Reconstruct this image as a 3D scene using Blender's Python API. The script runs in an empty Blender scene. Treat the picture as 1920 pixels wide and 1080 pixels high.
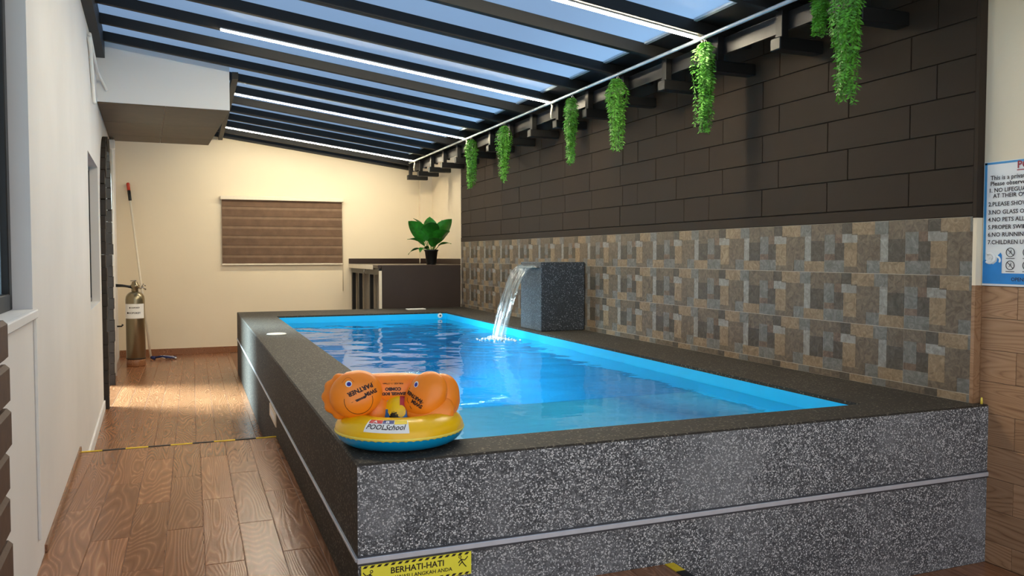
import bpy, math, random
from math import sin, cos, pi, sqrt, radians, atan2
from mathutils import Vector, Matrix

random.seed(7)
scene = bpy.context.scene
COL = scene.collection

# ------------------------------------------------------------------ camera
H = 1.27
cam_data = bpy.data.cameras.new('camera')
cam_data.sensor_width = 36.0
cam_data.lens = 36.0 * 1515.0 / 1920.0
cam_data.clip_start = 0.05
cam = bpy.data.objects.new('camera', cam_data)
cam.location = (0, 0, H)
cam.rotation_euler = (radians(90 - 2.306), 0, radians(-21.573))
COL.objects.link(cam)
scene.camera = cam

# ------------------------------------------------------------------ world and light
world = bpy.data.worlds.new('sky')
scene.world = world
world.use_nodes = True
bg = world.node_tree.nodes['Background']
bg.inputs['Color'].default_value = (0.95, 0.96, 1.0, 1)
bg.inputs['Strength'].default_value = 1.0
SUN_W = 24.0
sd = bpy.data.lights.new('sun', 'SUN')
sd.energy = SUN_W
sd.angle = radians(38)
sd.color = (0.66, 0.91, 1.0)
sun = bpy.data.objects.new('sun', sd)
dirv = Vector((0.76, -0.40, -0.50)).normalized()
sun.rotation_euler = dirv.to_track_quat('-Z', 'Y').to_euler()
sun.location = (-8, 10, 8)
COL.objects.link(sun)
LED_STRENGTH = 120.0

scene.view_settings.view_transform = 'Standard'
scene.view_settings.look = 'None'
scene.view_settings.gamma = 1.0
scene.view_settings.use_curve_mapping = False
scene.view_settings.exposure = 0.58

# ------------------------------------------------------------------ material helpers
def srgb(r, g, b):
    def f(c):
        c /= 255.0
        return c / 12.92 if c <= 0.04045 else ((c + 0.055) / 1.055) ** 2.4
    return (f(r), f(g), f(b), 1.0)

MATS = {}
class NT:
    """small wrapper round a material's node tree"""
    def __init__(self, name):
        self.m = bpy.data.materials.new(name)
        self.m.use_nodes = True
        self.t = self.m.node_tree
        self.p = self.t.nodes['Principled BSDF']
        self.out = self.t.nodes['Material Output']
        MATS[name] = self.m
    def n(self, kind, **kw):
        nd = self.t.nodes.new(kind)
        for k, v in kw.items():
            if k.startswith('i_'):
                key = k[2:].replace('_', ' ')
                nd.inputs[key].default_value = v
            else:
                setattr(nd, k, v)
        return nd
    def l(self, a, b):
        self.t.links.new(a, b)
    def math(self, op, a, b=None):
        nd = self.n('ShaderNodeMath', operation=op)
        for i, v in enumerate((a, b)):
            if v is None: continue
            if isinstance(v, (int, float)): nd.inputs[i].default_value = v
            else: self.l(v, nd.inputs[i])
        return nd.outputs[0]
    def ramp(self, fac, stops, interp='LINEAR'):
        nd = self.n('ShaderNodeValToRGB')
        nd.color_ramp.interpolation = interp
        el = nd.color_ramp.elements
        while len(el) > 1: el.remove(el[-1])
        for i, (p, c) in enumerate(stops):
            e = el[0] if i == 0 else el.new(p)
            e.position = p
            e.color = c if isinstance(c, tuple) else (c, c, c, 1)
        self.l(fac, nd.inputs[0])
        return nd.outputs[0]
    def mix(self, fac, a, b, mode='MIX'):
        nd = self.n('ShaderNodeMix', data_type='RGBA', blend_type=mode)
        for sock, v in ((nd.inputs[0], fac), (nd.inputs[6], a), (nd.inputs[7], b)):
            if hasattr(v, 'is_linked'): self.l(v, sock)
            else: sock.default_value = v
        return nd.outputs[2]
    def pos(self, scale=(1, 1, 1), rand=0.0):
        """world position, stretched, moved by a random amount for each object"""
        g = self.n('ShaderNodeNewGeometry')
        v = self.n('ShaderNodeVectorMath', operation='MULTIPLY')
        self.l(g.outputs['Position'], v.inputs[0])
        v.inputs[1].default_value = scale
        if rand:
            o = self.n('ShaderNodeObjectInfo')
            c = self.n('ShaderNodeVectorMath', operation='SCALE')
            cx = self.n('ShaderNodeCombineXYZ')
            for i in range(3): self.l(o.outputs['Random'], cx.inputs[i])
            self.l(cx.outputs[0], c.inputs[0]); c.inputs['Scale'].default_value = rand
            a = self.n('ShaderNodeVectorMath', operation='ADD')
            self.l(v.outputs[0], a.inputs[0]); self.l(c.outputs[0], a.inputs[1])
            return a.outputs[0]
        return v.outputs[0]
    def noise(self, vec, scale, detail=3.0, rough=0.55, dist=0.0):
        nd = self.n('ShaderNodeTexNoise')
        nd.inputs['Scale'].default_value = scale
        nd.inputs['Detail'].default_value = detail
        nd.inputs['Roughness'].default_value = rough
        nd.inputs['Distortion'].default_value = dist
        self.l(vec, nd.inputs['Vector'])
        return nd.outputs['Fac']
    def bump(self, h, strength=0.3, dist=0.01):
        nd = self.n('ShaderNodeBump')
        nd.inputs['Strength'].default_value = strength
        nd.inputs['Distance'].default_value = dist
        self.l(h, nd.inputs['Height'])
        self.l(nd.outputs[0], self.p.inputs['Normal'])
        return nd.outputs[0]
    def set(self, col=None, rough=None, metal=None, spec=None):
        if col is not None:
            if hasattr(col, 'is_linked'): self.l(col, self.p.inputs['Base Color'])
            else: self.p.inputs['Base Color'].default_value = col
        if rough is not None:
            if hasattr(rough, 'is_linked'): self.l(rough, self.p.inputs['Roughness'])
            else: self.p.inputs['Roughness'].default_value = rough
        if metal is not None: self.p.inputs['Metallic'].default_value = metal
        if spec is not None: self.p.inputs['Specular IOR Level'].default_value = spec
        return self.m

def plain(name, col, rough=0.5, metal=0.0, var=0.06, scale=20.0, bump=0.0, spec=0.5):
    t = NT(name)
    f = t.noise(t.pos(), scale)
    dark = tuple(c * (1 - var) for c in col[:3]) + (1,)
    lite = tuple(min(1, c * (1 + var)) for c in col[:3]) + (1,)
    t.set(t.ramp(f, [(0.3, dark), (0.7, lite)]), rough, metal, spec)
    if bump: t.bump(f, bump, 0.005)
    return t.m

def wall_paint(name, col, dirt=0.05):
    t = NT(name)
    p = t.pos()
    big = t.noise(p, 1.3, 4)
    fine = t.noise(p, 55, 3)
    c0 = tuple(c * (1 - dirt) for c in col[:3]) + (1,)
    c = t.ramp(big, [(0.3, c0), (0.7, col)])
    t.set(c, 0.75, 0, 0.3)
    t.bump(t.math('ADD', t.math('MULTIPLY', big, 0.6), t.math('MULTIPLY', fine, 0.25)), 0.18, 0.01)
    return t.m

def wood(name, axis, base, line, dark, rough=0.26):
    """wood-look porcelain plank: contour-line grain stretched along one axis"""
    t = NT(name)
    sc = [6.5, 6.5, 6.5]; sc[axis] = 0.75
    p = t.pos(tuple(sc), 37.0)
    n1 = t.noise(p, 0.8, 2.0, 0.35, 0.35)
    ph = t.math('FRACT', t.math('MULTIPLY', n1, 36.0))
    tri = t.math('ABSOLUTE', t.math('SUBTRACT', t.math('MULTIPLY', ph, 2.0), 1.0))
    sc2 = [60.0, 60.0, 60.0]; sc2[axis] = 2.0
    n2 = t.noise(t.pos(tuple(sc2), 11.0), 1.0, 3.0)
    g = t.math('ADD', t.math('MULTIPLY', tri, 0.6), t.math('MULTIPLY', n2, 0.55))
    c = t.ramp(g, [(0.18, line), (0.42, base), (0.95, dark)])
    o = t.n('ShaderNodeObjectInfo')
    tone = t.ramp(o.outputs['Random'], [(0, (0.84, 0.82, 0.80, 1)), (1, (1.12, 1.1, 1.08, 1))])
    c = t.mix(1.0, c, tone, 'MULTIPLY')
    t.set(c, rough, 0, 0.5)
    t.bump(t.math('SUBTRACT', 1.0, g), 0.25, 0.002)
    return t.m

def speckle(name, base, mid, white, amount, stain=0.0, rough=0.6, scale=170.0):
    """washed pebble aggregate"""
    t = NT(name)
    p = t.pos()
    v = t.n('ShaderNodeTexVoronoi', feature='F1'); v.inputs['Scale'].default_value = scale
    t.l(p, v.inputs['Vector'])
    sep = t.n('ShaderNodeSeparateColor'); t.l(v.outputs['Color'], sep.inputs[0])
    big = t.noise(p, 1.7, 5, 0.6)
    k = t.math('ADD', sep.outputs[0], t.math('MULTIPLY', t.math('SUBTRACT', big, 0.5), 0.35))
    c = t.ramp(k, [(0.0, base), (1 - amount * 2.6, mid), (1 - amount, white)], 'CONSTANT')
    # pebbles fade into the binder at their rims
    edge = t.ramp(v.outputs['Distance'], [(0.25, 0.0), (0.55, 1.0)])
    c = t.mix(t.math('MULTIPLY', edge, 0.7), c, base)
    if stain:
        s = t.noise(p, 2.6, 6, 0.65)
        c = t.mix(t.math('MULTIPLY', t.ramp(s, [(0.47, 0.0), (0.72, 1.0)]), stain), c, srgb(150, 152, 155))
    t.set(c, rough, 0, 0.4)
    t.bump(v.outputs['Distance'], 0.5, 0.004)
    return t.m

def stone(name, a, b, c_):
    t = NT(name)
    p = t.pos((1, 1, 1), 9.0)
    f = t.noise(p, 22, 6, 0.65, 1.6)
    t.set(t.ramp(f, [(0.28, a), (0.5, b), (0.72, c_)]), 0.38, 0, 0.45)
    t.bump(f, 0.3, 0.004)
    return t.m

def emit(name, col, strength):
    t = NT(name)
    e = t.n('ShaderNodeEmission'); e.inputs['Color'].default_value = col; e.inputs['Strength'].default_value = strength
    t.l(e.outputs[0], t.out.inputs['Surface'])
    return t.m

wall_paint('cream_paint', srgb(234, 219, 192))
wall_paint('white_paint', srgb(232, 227, 222), 0.08)
wall_paint('bulkhead_white', srgb(226, 226, 226), 0.04)
plain('brown_panel', srgb(86, 71, 54), 0.6, var=0.12, scale=6)
wood('floor_wood', 1, srgb(146, 98, 66), srgb(176, 128, 92), srgb(126, 82, 52))
wood('wall_wood', 1, srgb(158, 122, 90), srgb(124, 88, 60), srgb(172, 136, 104), 0.45)
plain('grout', srgb(128, 90, 62), 0.8)
plain('dark_grout', srgb(40, 32, 26), 0.85)
plain('block_paint', srgb(45, 32, 19), 0.88, var=0.06, scale=3, bump=0.15)
speckle('aggregate_side', srgb(64, 66, 69), srgb(130, 132, 136), srgb(244, 245, 246), 0.26, 0.55, 0.65, 190.0)
speckle('aggregate_top', srgb(44, 38, 30), srgb(68, 60, 48), srgb(126, 116, 100), 0.09, 0.0, 0.7, 130.0)
speckle('aggregate_fountain', srgb(56, 61, 66), srgb(94, 100, 107), srgb(172, 180, 186), 0.10, 0.0, 0.5, 170.0)
stone('tile_tan', srgb(106, 88, 67), srgb(136, 116, 91), srgb(160, 140, 114))
stone('tile_brown', srgb(80, 69, 56), srgb(104, 91, 76), srgb(128, 113, 96))
stone('tile_dark', srgb(62, 56, 47), srgb(80, 73, 63), srgb(100, 92, 80))
stone('tile_blue', srgb(88, 86, 80), srgb(110, 108, 102), srgb(136, 134, 128))
stone('tile_light', srgb(112, 108, 101), srgb(136, 133, 126), srgb(162, 159, 152))
stone('tile_red', srgb(84, 69, 55), srgb(108, 89, 74), srgb(132, 112, 96))
plain('tile_joint', srgb(170, 160, 145), 0.7)
plain('beam_black', srgb(18, 17, 17), 0.6, var=0.15)
plain('bracket_black', srgb(17, 16, 16), 0.5, var=0.15)
plain('fascia_metal', srgb(58, 58, 60), 0.45, 0.5)
plain('rail_metal', srgb(205, 212, 220), 0.35, 0.5)
plain('alu', srgb(205, 208, 216), 0.4, 0.35)
plain('alu_dark', srgb(70, 72, 78), 0.5, 0.2)
plain('blue_liner', (0.0, 0.56, 1.0, 1), 0.35, var=0.03, scale=2)
plain('frame_black', srgb(28, 27, 27), 0.4)
plain('white_plastic', srgb(238, 236, 230), 0.35, var=0.02)
plain('off_white', srgb(226, 214, 192), 0.45, var=0.03)
plain('steel_tank', srgb(150, 138, 112), 0.28, 0.9, var=0.05, scale=3)
plain('black_plastic', srgb(20, 20, 20), 0.4)
plain('red_plastic', srgb(190, 60, 36), 0.4)
plain('chrome', srgb(190, 185, 175), 0.25, 0.9)
plain('mop_blue', srgb(34, 44, 92), 0.9)
plain('counter_dark', srgb(50, 38, 33), 0.55, var=0.08, scale=5)
plain('counter_grey', srgb(128, 120, 108), 0.6)
plain('counter_top', srgb(58, 46, 42), 0.3)
plain('backsplash', srgb(46, 30, 24), 0.35)
plain('blind_dark', srgb(104, 80, 62), 0.85, var=0.16, scale=9)
plain('blind_light', srgb(126, 102, 82), 0.85, var=0.12, scale=9)
plain('leaf_green', srgb(40, 118, 34), 0.35, var=0.35, scale=14)
plain('fern_green', srgb(88, 156, 44), 0.55, var=0.65, scale=30)
plain('stem_green', srgb(96, 130, 52), 0.6)
plain('soil', srgb(50, 38, 30), 0.95)
plain('orange_vinyl', srgb(255, 142, 30), 0.32, var=0.03, scale=6)
plain('yellow_vinyl', srgb(255, 198, 12), 0.28, var=0.03, scale=6)
plain('blue_vinyl', srgb(10, 150, 205), 0.28, var=0.03, scale=6)
plain('seam_yellow', srgb(250, 224, 90), 0.4)
plain('ink', srgb(34, 16, 20), 0.6, var=0.02)
plain('ink_red', srgb(150, 22, 44), 0.6, var=0.02)
plain('ink_orange', srgb(190, 84, 10), 0.6, var=0.02)
plain('print_white', srgb(245, 244, 240), 0.5, var=0.01)
plain('print_red', srgb(206, 40, 38), 0.5, var=0.02)
plain('print_blue', srgb(40, 52, 120), 0.5, var=0.02)
plain('print_yellow', srgb(250, 214, 30), 0.5, var=0.02)
plain('eye_blue', srgb(44, 44, 150), 0.4)
plain('toy_blue', srgb(30, 120, 205), 0.25)
plain('toy_red', srgb(196, 62, 62), 0.25)
plain('toy_yellow', srgb(250, 206, 20), 0.25)
plain('toy_clear', srgb(178, 196, 206), 0.15)
plain('sign_yellow', srgb(250, 240, 70), 0.5, var=0.02)
plain('sign_blue', srgb(70, 150, 205), 0.5, var=0.03)
plain('sign_wave', srgb(30, 130, 205), 0.5, var=0.08, scale=14)
plain('sign_white', srgb(236, 236, 234), 0.5, var=0.01)
plain('tape_yellow', srgb(226, 190, 30), 0.6, var=0.1)
plain('tape_black', srgb(24, 22, 22), 0.7)
plain('quoin_brown', srgb(84, 60, 46), 0.7, var=0.15, bump=0.3)
plain('arch_brick', srgb(46, 39, 34), 0.8, var=0.25, scale=9, bump=0.5)
plain('concrete', srgb(150, 148, 142), 0.9, var=0.1, scale=2)
emit('led', (1.0, 0.87, 0.62, 1), LED_STRENGTH)

# frosted blue roof sheet: light comes through it from the sky
t = NT('roof_sheet')
tr = t.n('ShaderNodeBsdfTranslucent'); tr.inputs['Color'].default_value = (0.45, 0.565, 0.70, 1)
gl = t.n('ShaderNodeBsdfGlossy'); gl.inputs['Roughness'].default_value = 0.5
mx = t.n('ShaderNodeMixShader'); fr = t.n('ShaderNodeFresnel'); fr.inputs['IOR'].default_value = 1.06
t.l(fr.outputs[0], mx.inputs[0]); t.l(tr.outputs[0], mx.inputs[1]); t.l(gl.outputs[0], mx.inputs[2])
t.l(mx.outputs[0], t.out.inputs['Surface'])

def clear(name, tint, ior, rough=0.0, bumpsc=None):
    t = NT(name)
    a = t.n('ShaderNodeBsdfTransparent'); a.inputs['Color'].default_value = tint
    g = t.n('ShaderNodeBsdfGlossy'); g.inputs['Roughness'].default_value = rough
    m = t.n('ShaderNodeMixShader'); f = t.n('ShaderNodeLayerWeight')
    r0 = ((ior - 1) / (ior + 1)) ** 2
    fac = t.math('ADD', t.math('MULTIPLY', t.math('POWER', f.outputs['Facing'], 5.0), 1 - r0), r0)
    if bumpsc:
        nz = t.noise(t.pos((1, 1.0, 1)), bumpsc, 2.0)
        b = t.n('ShaderNodeBump'); b.inputs['Strength'].default_value = 0.12; b.inputs['Distance'].default_value = 0.02
        t.l(nz, b.inputs['Height'])
        t.l(b.outputs[0], g.inputs['Normal']); t.l(b.outputs[0], f.inputs['Normal'])
    t.l(fac, m.inputs[0]); t.l(a.outputs[0], m.inputs[1]); t.l(g.outputs[0], m.inputs[2])
    t.l(m.outputs[0], t.out.inputs['Surface'])
    return t.m
clear('water', (0.97, 0.99, 1.0, 1), 1.33, 0.02, 7.0)
wt = MATS['water'].node_tree
va = wt.nodes.new('ShaderNodeVolumeAbsorption'); va.inputs['Color'].default_value = (0.05, 0.78, 0.93, 1); va.inputs['Density'].default_value = 0.20
wt.links.new(va.outputs[0], wt.nodes['Material Output'].inputs['Volume'])
clear('falling_water', (0.93, 0.96, 0.97, 1), 1.42, 0.05, 30.0)
fw_ = MATS['falling_water'].node_tree
df = fw_.nodes.new('ShaderNodeBsdfTranslucent'); df.inputs['Color'].default_value = (0.95, 0.95, 0.92, 1)
dd_ = fw_.nodes.new('ShaderNodeBsdfDiffuse'); dd_.inputs['Color'].default_value = (0.95, 0.95, 0.92, 1)
m1 = fw_.nodes.new('ShaderNodeMixShader'); m2 = fw_.nodes.new('ShaderNodeMixShader'); m2.inputs[0].default_value = 0.09
fw_.links.new(df.outputs[0], m1.inputs[1]); fw_.links.new(dd_.outputs[0], m1.inputs[2])
o0 = fw_.nodes['Material Output']; src = o0.inputs['Surface'].links[0].from_socket
fw_.links.new(src, m2.inputs[1]); fw_.links.new(m1.outputs[0], m2.inputs[2]); fw_.links.new(m2.outputs[0], o0.inputs['Surface'])
clear('window_glass', (0.80, 0.86, 0.9, 1), 1.5, 0.02)

clear('tinted_glass', (0.10, 0.12, 0.14, 1), 1.5, 0.02)
t = NT('frosted_glass')
tr = t.n('ShaderNodeBsdfTranslucent'); tr.inputs['Color'].default_value = (0.24, 0.26, 0.28, 1)
gl = t.n('ShaderNodeBsdfGlossy'); gl.inputs['Roughness'].default_value = 0.1
mx = t.n('ShaderNodeMixShader'); fr = t.n('ShaderNodeFresnel'); fr.inputs['IOR'].default_value = 1.4
t.l(fr.outputs[0], mx.inputs[0]); t.l(tr.outputs[0], mx.inputs[1]); t.l(gl.outputs[0], mx.inputs[2])
t.l(mx.outputs[0], t.out.inputs['Surface'])

# ------------------------------------------------------------------ mesh helpers
class MB:
    def __init__(self):
        self.v = []; self.f = []; self.mi = []; self.sm = []
    def add(self, verts, faces, mi=0, smooth=False):
        b = len(self.v)
        self.v += [tuple(p) for p in verts]
        for f in faces:
            self.f.append(tuple(i + b for i in f)); self.mi.append(mi); self.sm.append(smooth)
        return self
    def box(self, x0, x1, y0, y1, z0, z1, mi=0, bev=0.0, fn=None):
        if bev <= 0:
            vs = [(x, y, z) for z in (z0, z1) for y in (y0, y1) for x in (x0, x1)]
            fs = [(0, 2, 3, 1), (4, 5, 7, 6), (0, 1, 5, 4), (2, 6, 7, 3), (0, 4, 6, 2), (1, 3, 7, 5)]
        else:
            # chamfered box: 24 corners
            vs = []; ids = {}
            X = (x0, x1); Y = (y0, y1); Z = (z0, z1)
            for i in (0, 1):
                for j in (0, 1):
                    for k in (0, 1):
                        sx = bev if i == 0 else -bev; sy = bev if j == 0 else -bev; sz = bev if k == 0 else -bev
                        ids[i, j, k, 0] = len(vs); vs.append((X[i], Y[j] + sy, Z[k] + sz))
                        ids[i, j, k, 1] = len(vs); vs.append((X[i] + sx, Y[j], Z[k] + sz))
                        ids[i, j, k, 2] = len(vs); vs.append((X[i] + sx, Y[j] + sy, Z[k]))
            q = ids; fs = []
            for s in (0, 1):
                a = [q[s, 0, 0, 0], q[s, 1, 0, 0], q[s, 1, 1, 0], q[s, 0, 1, 0]]
                fs.append(a if s else a[::-1])
                a = [q[0, s, 0, 1], q[1, s, 0, 1], q[1, s, 1, 1], q[0, s, 1, 1]]
                fs.append(a[::-1] if s else a)
                a = [q[0, 0, s, 2], q[1, 0, s, 2], q[1, 1, s, 2], q[0, 1, s, 2]]
                fs.append(a if s else a[::-1])
            for a in (0, 1):
                for b in (0, 1):
                    fs.append([q[a, b, 0, 0], q[a, b, 1, 0], q[a, b, 1, 1], q[a, b, 0, 1]] if a == b else [q[a, b, 0, 1], q[a, b, 1, 1], q[a, b, 1, 0], q[a, b, 0, 0]])
                    fs.append([q[a, 0, b, 0], q[a, 1, b, 0], q[a, 1, b, 2], q[a, 0, b, 2]] if a != b else [q[a, 0, b, 2], q[a, 1, b, 2], q[a, 1, b, 0], q[a, 0, b, 0]])
                    fs.append([q[0, a, b, 1], q[1, a, b, 1], q[1, a, b, 2], q[0, a, b, 2]] if a == b else [q[0, a, b, 2], q[1, a, b, 2], q[1, a, b, 1], q[0, a, b, 1]])
            for i in (0, 1):
                for j in (0, 1):
                    for k in (0, 1):
                        f = [q[i, j, k, 0], q[i, j, k, 1], q[i, j, k, 2]]
                        fs.append(f if (i + j + k) % 2 else f[::-1])
        if fn: vs = [fn(*p) for p in vs]
        return self.add(vs, fs, mi)
    def tube(self, pts, r, seg=8, mi=0, caps=True):
        pts = [Vector(p) for p in pts]
        rr = r if isinstance(r, (list, tuple)) else [r] * len(pts)
        vs = []; fs = []
        prev = None
        for i, p in enumerate(pts):
            d = (pts[min(i + 1, len(pts) - 1)] - pts[max(i - 1, 0)])
            d = d.normalized() if d.length > 1e-9 else Vector((0, 0, 1))
            if prev is None:
                a = d.orthogonal().normalized()
            else:
                a = (prev - d * prev.dot(d))
                a = a.normalized() if a.length > 1e-6 else d.orthogonal().normalized()
            prev = a
            b = d.cross(a)
            for k in range(seg):
                th = 2 * pi * k / seg
                vs.append(p + (a * cos(th) + b * sin(th)) * rr[i])
        n = len(pts)
        for i in range(n - 1):
            for k in range(seg):
                k2 = (k + 1) % seg
                fs.append((i * seg + k, i * seg + k2, (i + 1) * seg + k2, (i + 1) * seg + k))
        if caps:
            fs.append(tuple(range(seg))[::-1]); fs.append(tuple((n - 1) * seg + k for k in range(seg)))
        return self.add(vs, fs, mi, True)
    def lathe(self, prof, c=(0, 0, 0), seg=32, mi=0):
        vs = []; fs = []
        for r, z in prof:
            for k in range(seg):
                th = 2 * pi * k / seg
                vs.append((c[0] + r * cos(th), c[1] + r * sin(th), c[2] + z))
        for i in range(len(prof) - 1):
            for k in range(seg):
                k2 = (k + 1) % seg
                fs.append((i * seg + k, i * seg + k2, (i + 1) * seg + k2, (i + 1) * seg + k))
        if prof[0][0] > 1e-5: fs.append(tuple(range(seg))[::-1])
        if prof[-1][0] > 1e-5: fs.append(tuple((len(prof) - 1) * seg + k for k in range(seg)))
        return self.add(vs, fs, mi, True)
    def grid(self, nu, nv, fn, mi=0, smooth=True, wrapu=False, wrapv=False):
        vs = []; fs = []
        for i in range(nu):
            for j in range(nv):
                vs.append(fn(i, j))
        for i in range(nu if wrapu else nu - 1):
            for j in range(nv if wrapv else nv - 1):
                i2 = (i + 1) % nu; j2 = (j + 1) % nv
                fs.append((i * nv + j, i2 * nv + j, i2 * nv + j2, i * nv + j2))
        return self.add(vs, fs, mi, smooth)
    def mesh(self, name, mats):
        me = bpy.data.meshes.new(name)
        me.from_pydata(self.v, [], self.f)
        for m in (mats if isinstance(mats, (list, tuple)) else [mats]):
            me.materials.append(MATS[m])
        me.polygons.foreach_set('material_index', self.mi)
        me.polygons.foreach_set('use_smooth', self.sm)
        me.update()
        return me
    def build(self, name, mats, parent=None):
        return link(name, self.mesh(name, mats), parent)

def link(name, me, parent=None, loc=None):
    o = bpy.data.objects.new(name, me)
    COL.objects.link(o)
    if parent is not None: o.parent = parent
    if loc is not None: o.location = loc
    return o
def tag(o, label, cat=None, group=None, kind=None):
    o['label'] = label
    if cat: o['category'] = cat
    if group: o['group'] = group
    if kind: o['kind'] = kind
    return o
def thing(name, loc, label, cat, group=None, kind=None):
    o = bpy.data.objects.new(name, None)
    o.empty_display_size = 0.1
    COL.objects.link(o); o.location = loc
    return tag(o, label, cat, group, kind)
def copy_tree(o, parent=None):
    c = o.copy(); COL.objects.link(c)
    if parent is not None: c.parent = parent
    for ch in list(o.children): copy_tree(ch, c)
    return c
def weighted(o, deg=40):
    """smooth shading by angle, without operators"""
    me = o.data
    me.polygons.foreach_set('use_smooth', [True] * len(me.polygons))
    me.set_sharp_from_angle(angle=radians(deg))
    return o

def text_geo(txt, size, align='LEFT', shear=0.0, bold=0.0, res=2):
    cu = bpy.data.curves.new('text', 'FONT')
    cu.body = txt; cu.size = size; cu.align_x = align; cu.shear = shear; cu.offset = bold
    cu.resolution_u = res
    ob = bpy.data.objects.new('text', cu)
    COL.objects.link(ob)
    dg = bpy.context.evaluated_depsgraph_get()
    me = bpy.data.meshes.new_from_object(ob.evaluated_get(dg))
    vs = [(v.co.x, v.co.y) for v in me.vertices]
    fs = [tuple(p.vertices) for p in me.polygons]
    bpy.data.objects.remove(ob); bpy.data.curves.remove(cu); bpy.data.meshes.remove(me)
    return vs, fs
def add_text(mb, txt, size, fn, align='LEFT', mi=0, **kw):
    vs, fs = text_geo(txt, size, align, **kw)
    mb.add([fn(x, y) for x, y in vs], fs, mi)

# ------------------------------------------------------------------ dimensions (metres)
ZL = -0.25               # lower floor
RIM = 0.534              # pool rim
PX0, PX1 = 0.529, 3.60   # pool outer
PY0, PY1 = 2.82, 11.05
IX0, IX1 = 0.937, 3.07   # pool opening
IY0, IY1 = 3.065, 10.10
WATER = 0.445
YB = 13.35               # back wall
STEP = 5.85              # end of the near platform
def LX(y): return -0.593 - 0.046 * (y - 3.645)     # left wall face
def roof_z(x): return 3.169 - 0.132 * x             # underside of the beams
BH = 0.085               # beam height
PITCH = 0.636

# ------------------------------------------------------------------ ground outside
tag(MB().box(-25, 25, -25, 40, -0.75, -0.65).build('ground', 'concrete'), 'grey concrete ground outside the pool room', kind='structure')

# ------------------------------------------------------------------ floors
def plank_rows(parent, cols, yrange, ztop, L, gap, th, mat, clip=None, seed=0):
    rnd = random.Random(seed)
    cache = {}
    for ci, (xa, xb) in enumerate(cols):
        off = (ci % 2) * L / 2 + rnd.uniform(-0.03, 0.03)
        y = yrange[0] - L + off
        while y < yrange[1]:
            a = max(y, yrange[0]) + gap / 2; b = min(y + L, yrange[1]) - gap / 2
            y += L
            if b - a < 0.03: continue
            x0 = xa + gap / 2; x1 = xb - gap / 2
            if x1 - x0 < 0.02: continue
            key = (round(x1 - x0, 4), round(b - a, 3))
            if key not in cache:
                cache[key] = MB().box(0, key[0], 0, key[1], 0, th, bev=0.0012).mesh('plank', mat)
            link('plank', cache[key], parent, (x0, a, ztop - th + rnd.uniform(-0.0006, 0.0004)))

PW, PL = 0.157, 0.95
fl = MB()
fl.box(-1.4, 3.95, STEP - 0.02, YB + 0.3, ZL - 0.35, ZL - 0.0022)
fl.box(1.80, 3.95, -1.5, PY0 + 0.1, ZL - 0.35, ZL - 0.0022)
floor = tag(fl.build('floor', 'grout'), 'lower wood-look plank floor around the pool', kind='structure')
cols = [(-1.25 + PW * i, -1.25 + PW * (i + 1)) for i in range(12)]
cols = [(max(a, LX(YB)), min(b, PX0)) for a, b in cols if a < PX0 and b > LX(YB) + .01]
plank_rows(floor, cols, (STEP + 0.002, YB), ZL, PL, 0.004, 0.008, 'floor_wood', seed=1)
cols = [(1.84 + PW * i, min(1.84 + PW * (i + 1), 3.64)) for i in range(12)]
plank_rows(floor, [c for c in cols if c[1] > c[0]], (0.2, PY0), ZL, PL, 0.004, 0.008, 'floor_wood', seed=2)

pf = MB()
pf.box(-0.80, PX0, -1.5, STEP, ZL - 0.3, -0.0022)
pf.box(PX0, 1.83, -1.5, PY0, ZL - 0.3, -0.0022)
platform = tag(pf.build('floor_platform', 'grout'), 'raised wood-look plank platform beside and before the pool', kind='structure')
cols = [(-0.80 + 0.045 + PW * i, -0.80 + 0.045 + PW * (i + 1)) for i in range(9)]
cols = [(a, min(b, PX0)) for a, b in cols if a < PX0]
plank_rows(platform, cols, (0.2, STEP - 0.045), 0.0, PL, 0.003, 0.008, 'floor_wood', seed=3)
cols = [(PX0 + PW * i, min(PX0 + PW * (i + 1), 1.79)) for i in range(8)]
plank_rows(platform, [c for c in cols if c[1] > c[0] + .01], (0.2, PY0), 0.0, PL, 0.003, 0.008, 'floor_wood', seed=4)

# hazard tape along the platform's edges
def tape(name, label, n, fn):
    t_ = thing(name, fn(0)[0], label, 'tape')
    for i in range(n):
        (p, sz) = fn(i)
        o = MB().box(0, sz[0], 0, sz[1], 0, sz[2]).build('tape_band', 'tape_yellow' if i % 2 == 0 else 'tape_black', t_)
        o.location = Vector(p) - t_.location
    return t_
nb = 9
wst = (PX0 + 0.70) / nb
tape('hazard_tape', 'yellow and black hazard tape across the end of the raised platform', nb,
     lambda i: ((-0.70 + wst * i, STEP - 0.022, -0.0055), (wst, 0.025, 0.007)))
tape('hazard_tape', 'yellow and black hazard tape on platform edge before the pool face', 11,
     lambda i: ((1.79, PY0 - 0.004 - 0.085 * (i + 1), -0.0055), (0.042, 0.085, 0.007)))

# ------------------------------------------------------------------ left wall with openings
W1 = (1.55, 3.70, 1.055, 2.95)    # near window  y0 y1 z0 z1
W2 = (7.20, 8.57, 0.835, 2.10)    # far window
AD = (9.00, 10.48, ZL, 1.66, 2.40)   # arch door  y0 y1 z0 spring top
TH = 0.14
def lw(d, y, z): return (LX(y) + d, y, z)
wl = MB()
def lbox(y0, y1, z0, z1, mi=0): wl.box(-TH, 0, y0, y1, z0, z1, mi, fn=lw)
zt = 3.38
lbox(0.9, W1[0], ZL - 0.3, zt); lbox(W1[0], W1[1], ZL - 0.3, W1[2]); lbox(W1[0], W1[1], W1[3], zt)
lbox(W1[1], W2[0], ZL - 0.3, zt)
lbox(W2[0], W2[1], ZL - 0.3, W2[2]); lbox(W2[0], W2[1], W2[3], zt)
lbox(W2[1], AD[0], ZL - 0.3, zt); lbox(AD[1], YB + 0.2, ZL - 0.3, zt)
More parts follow.
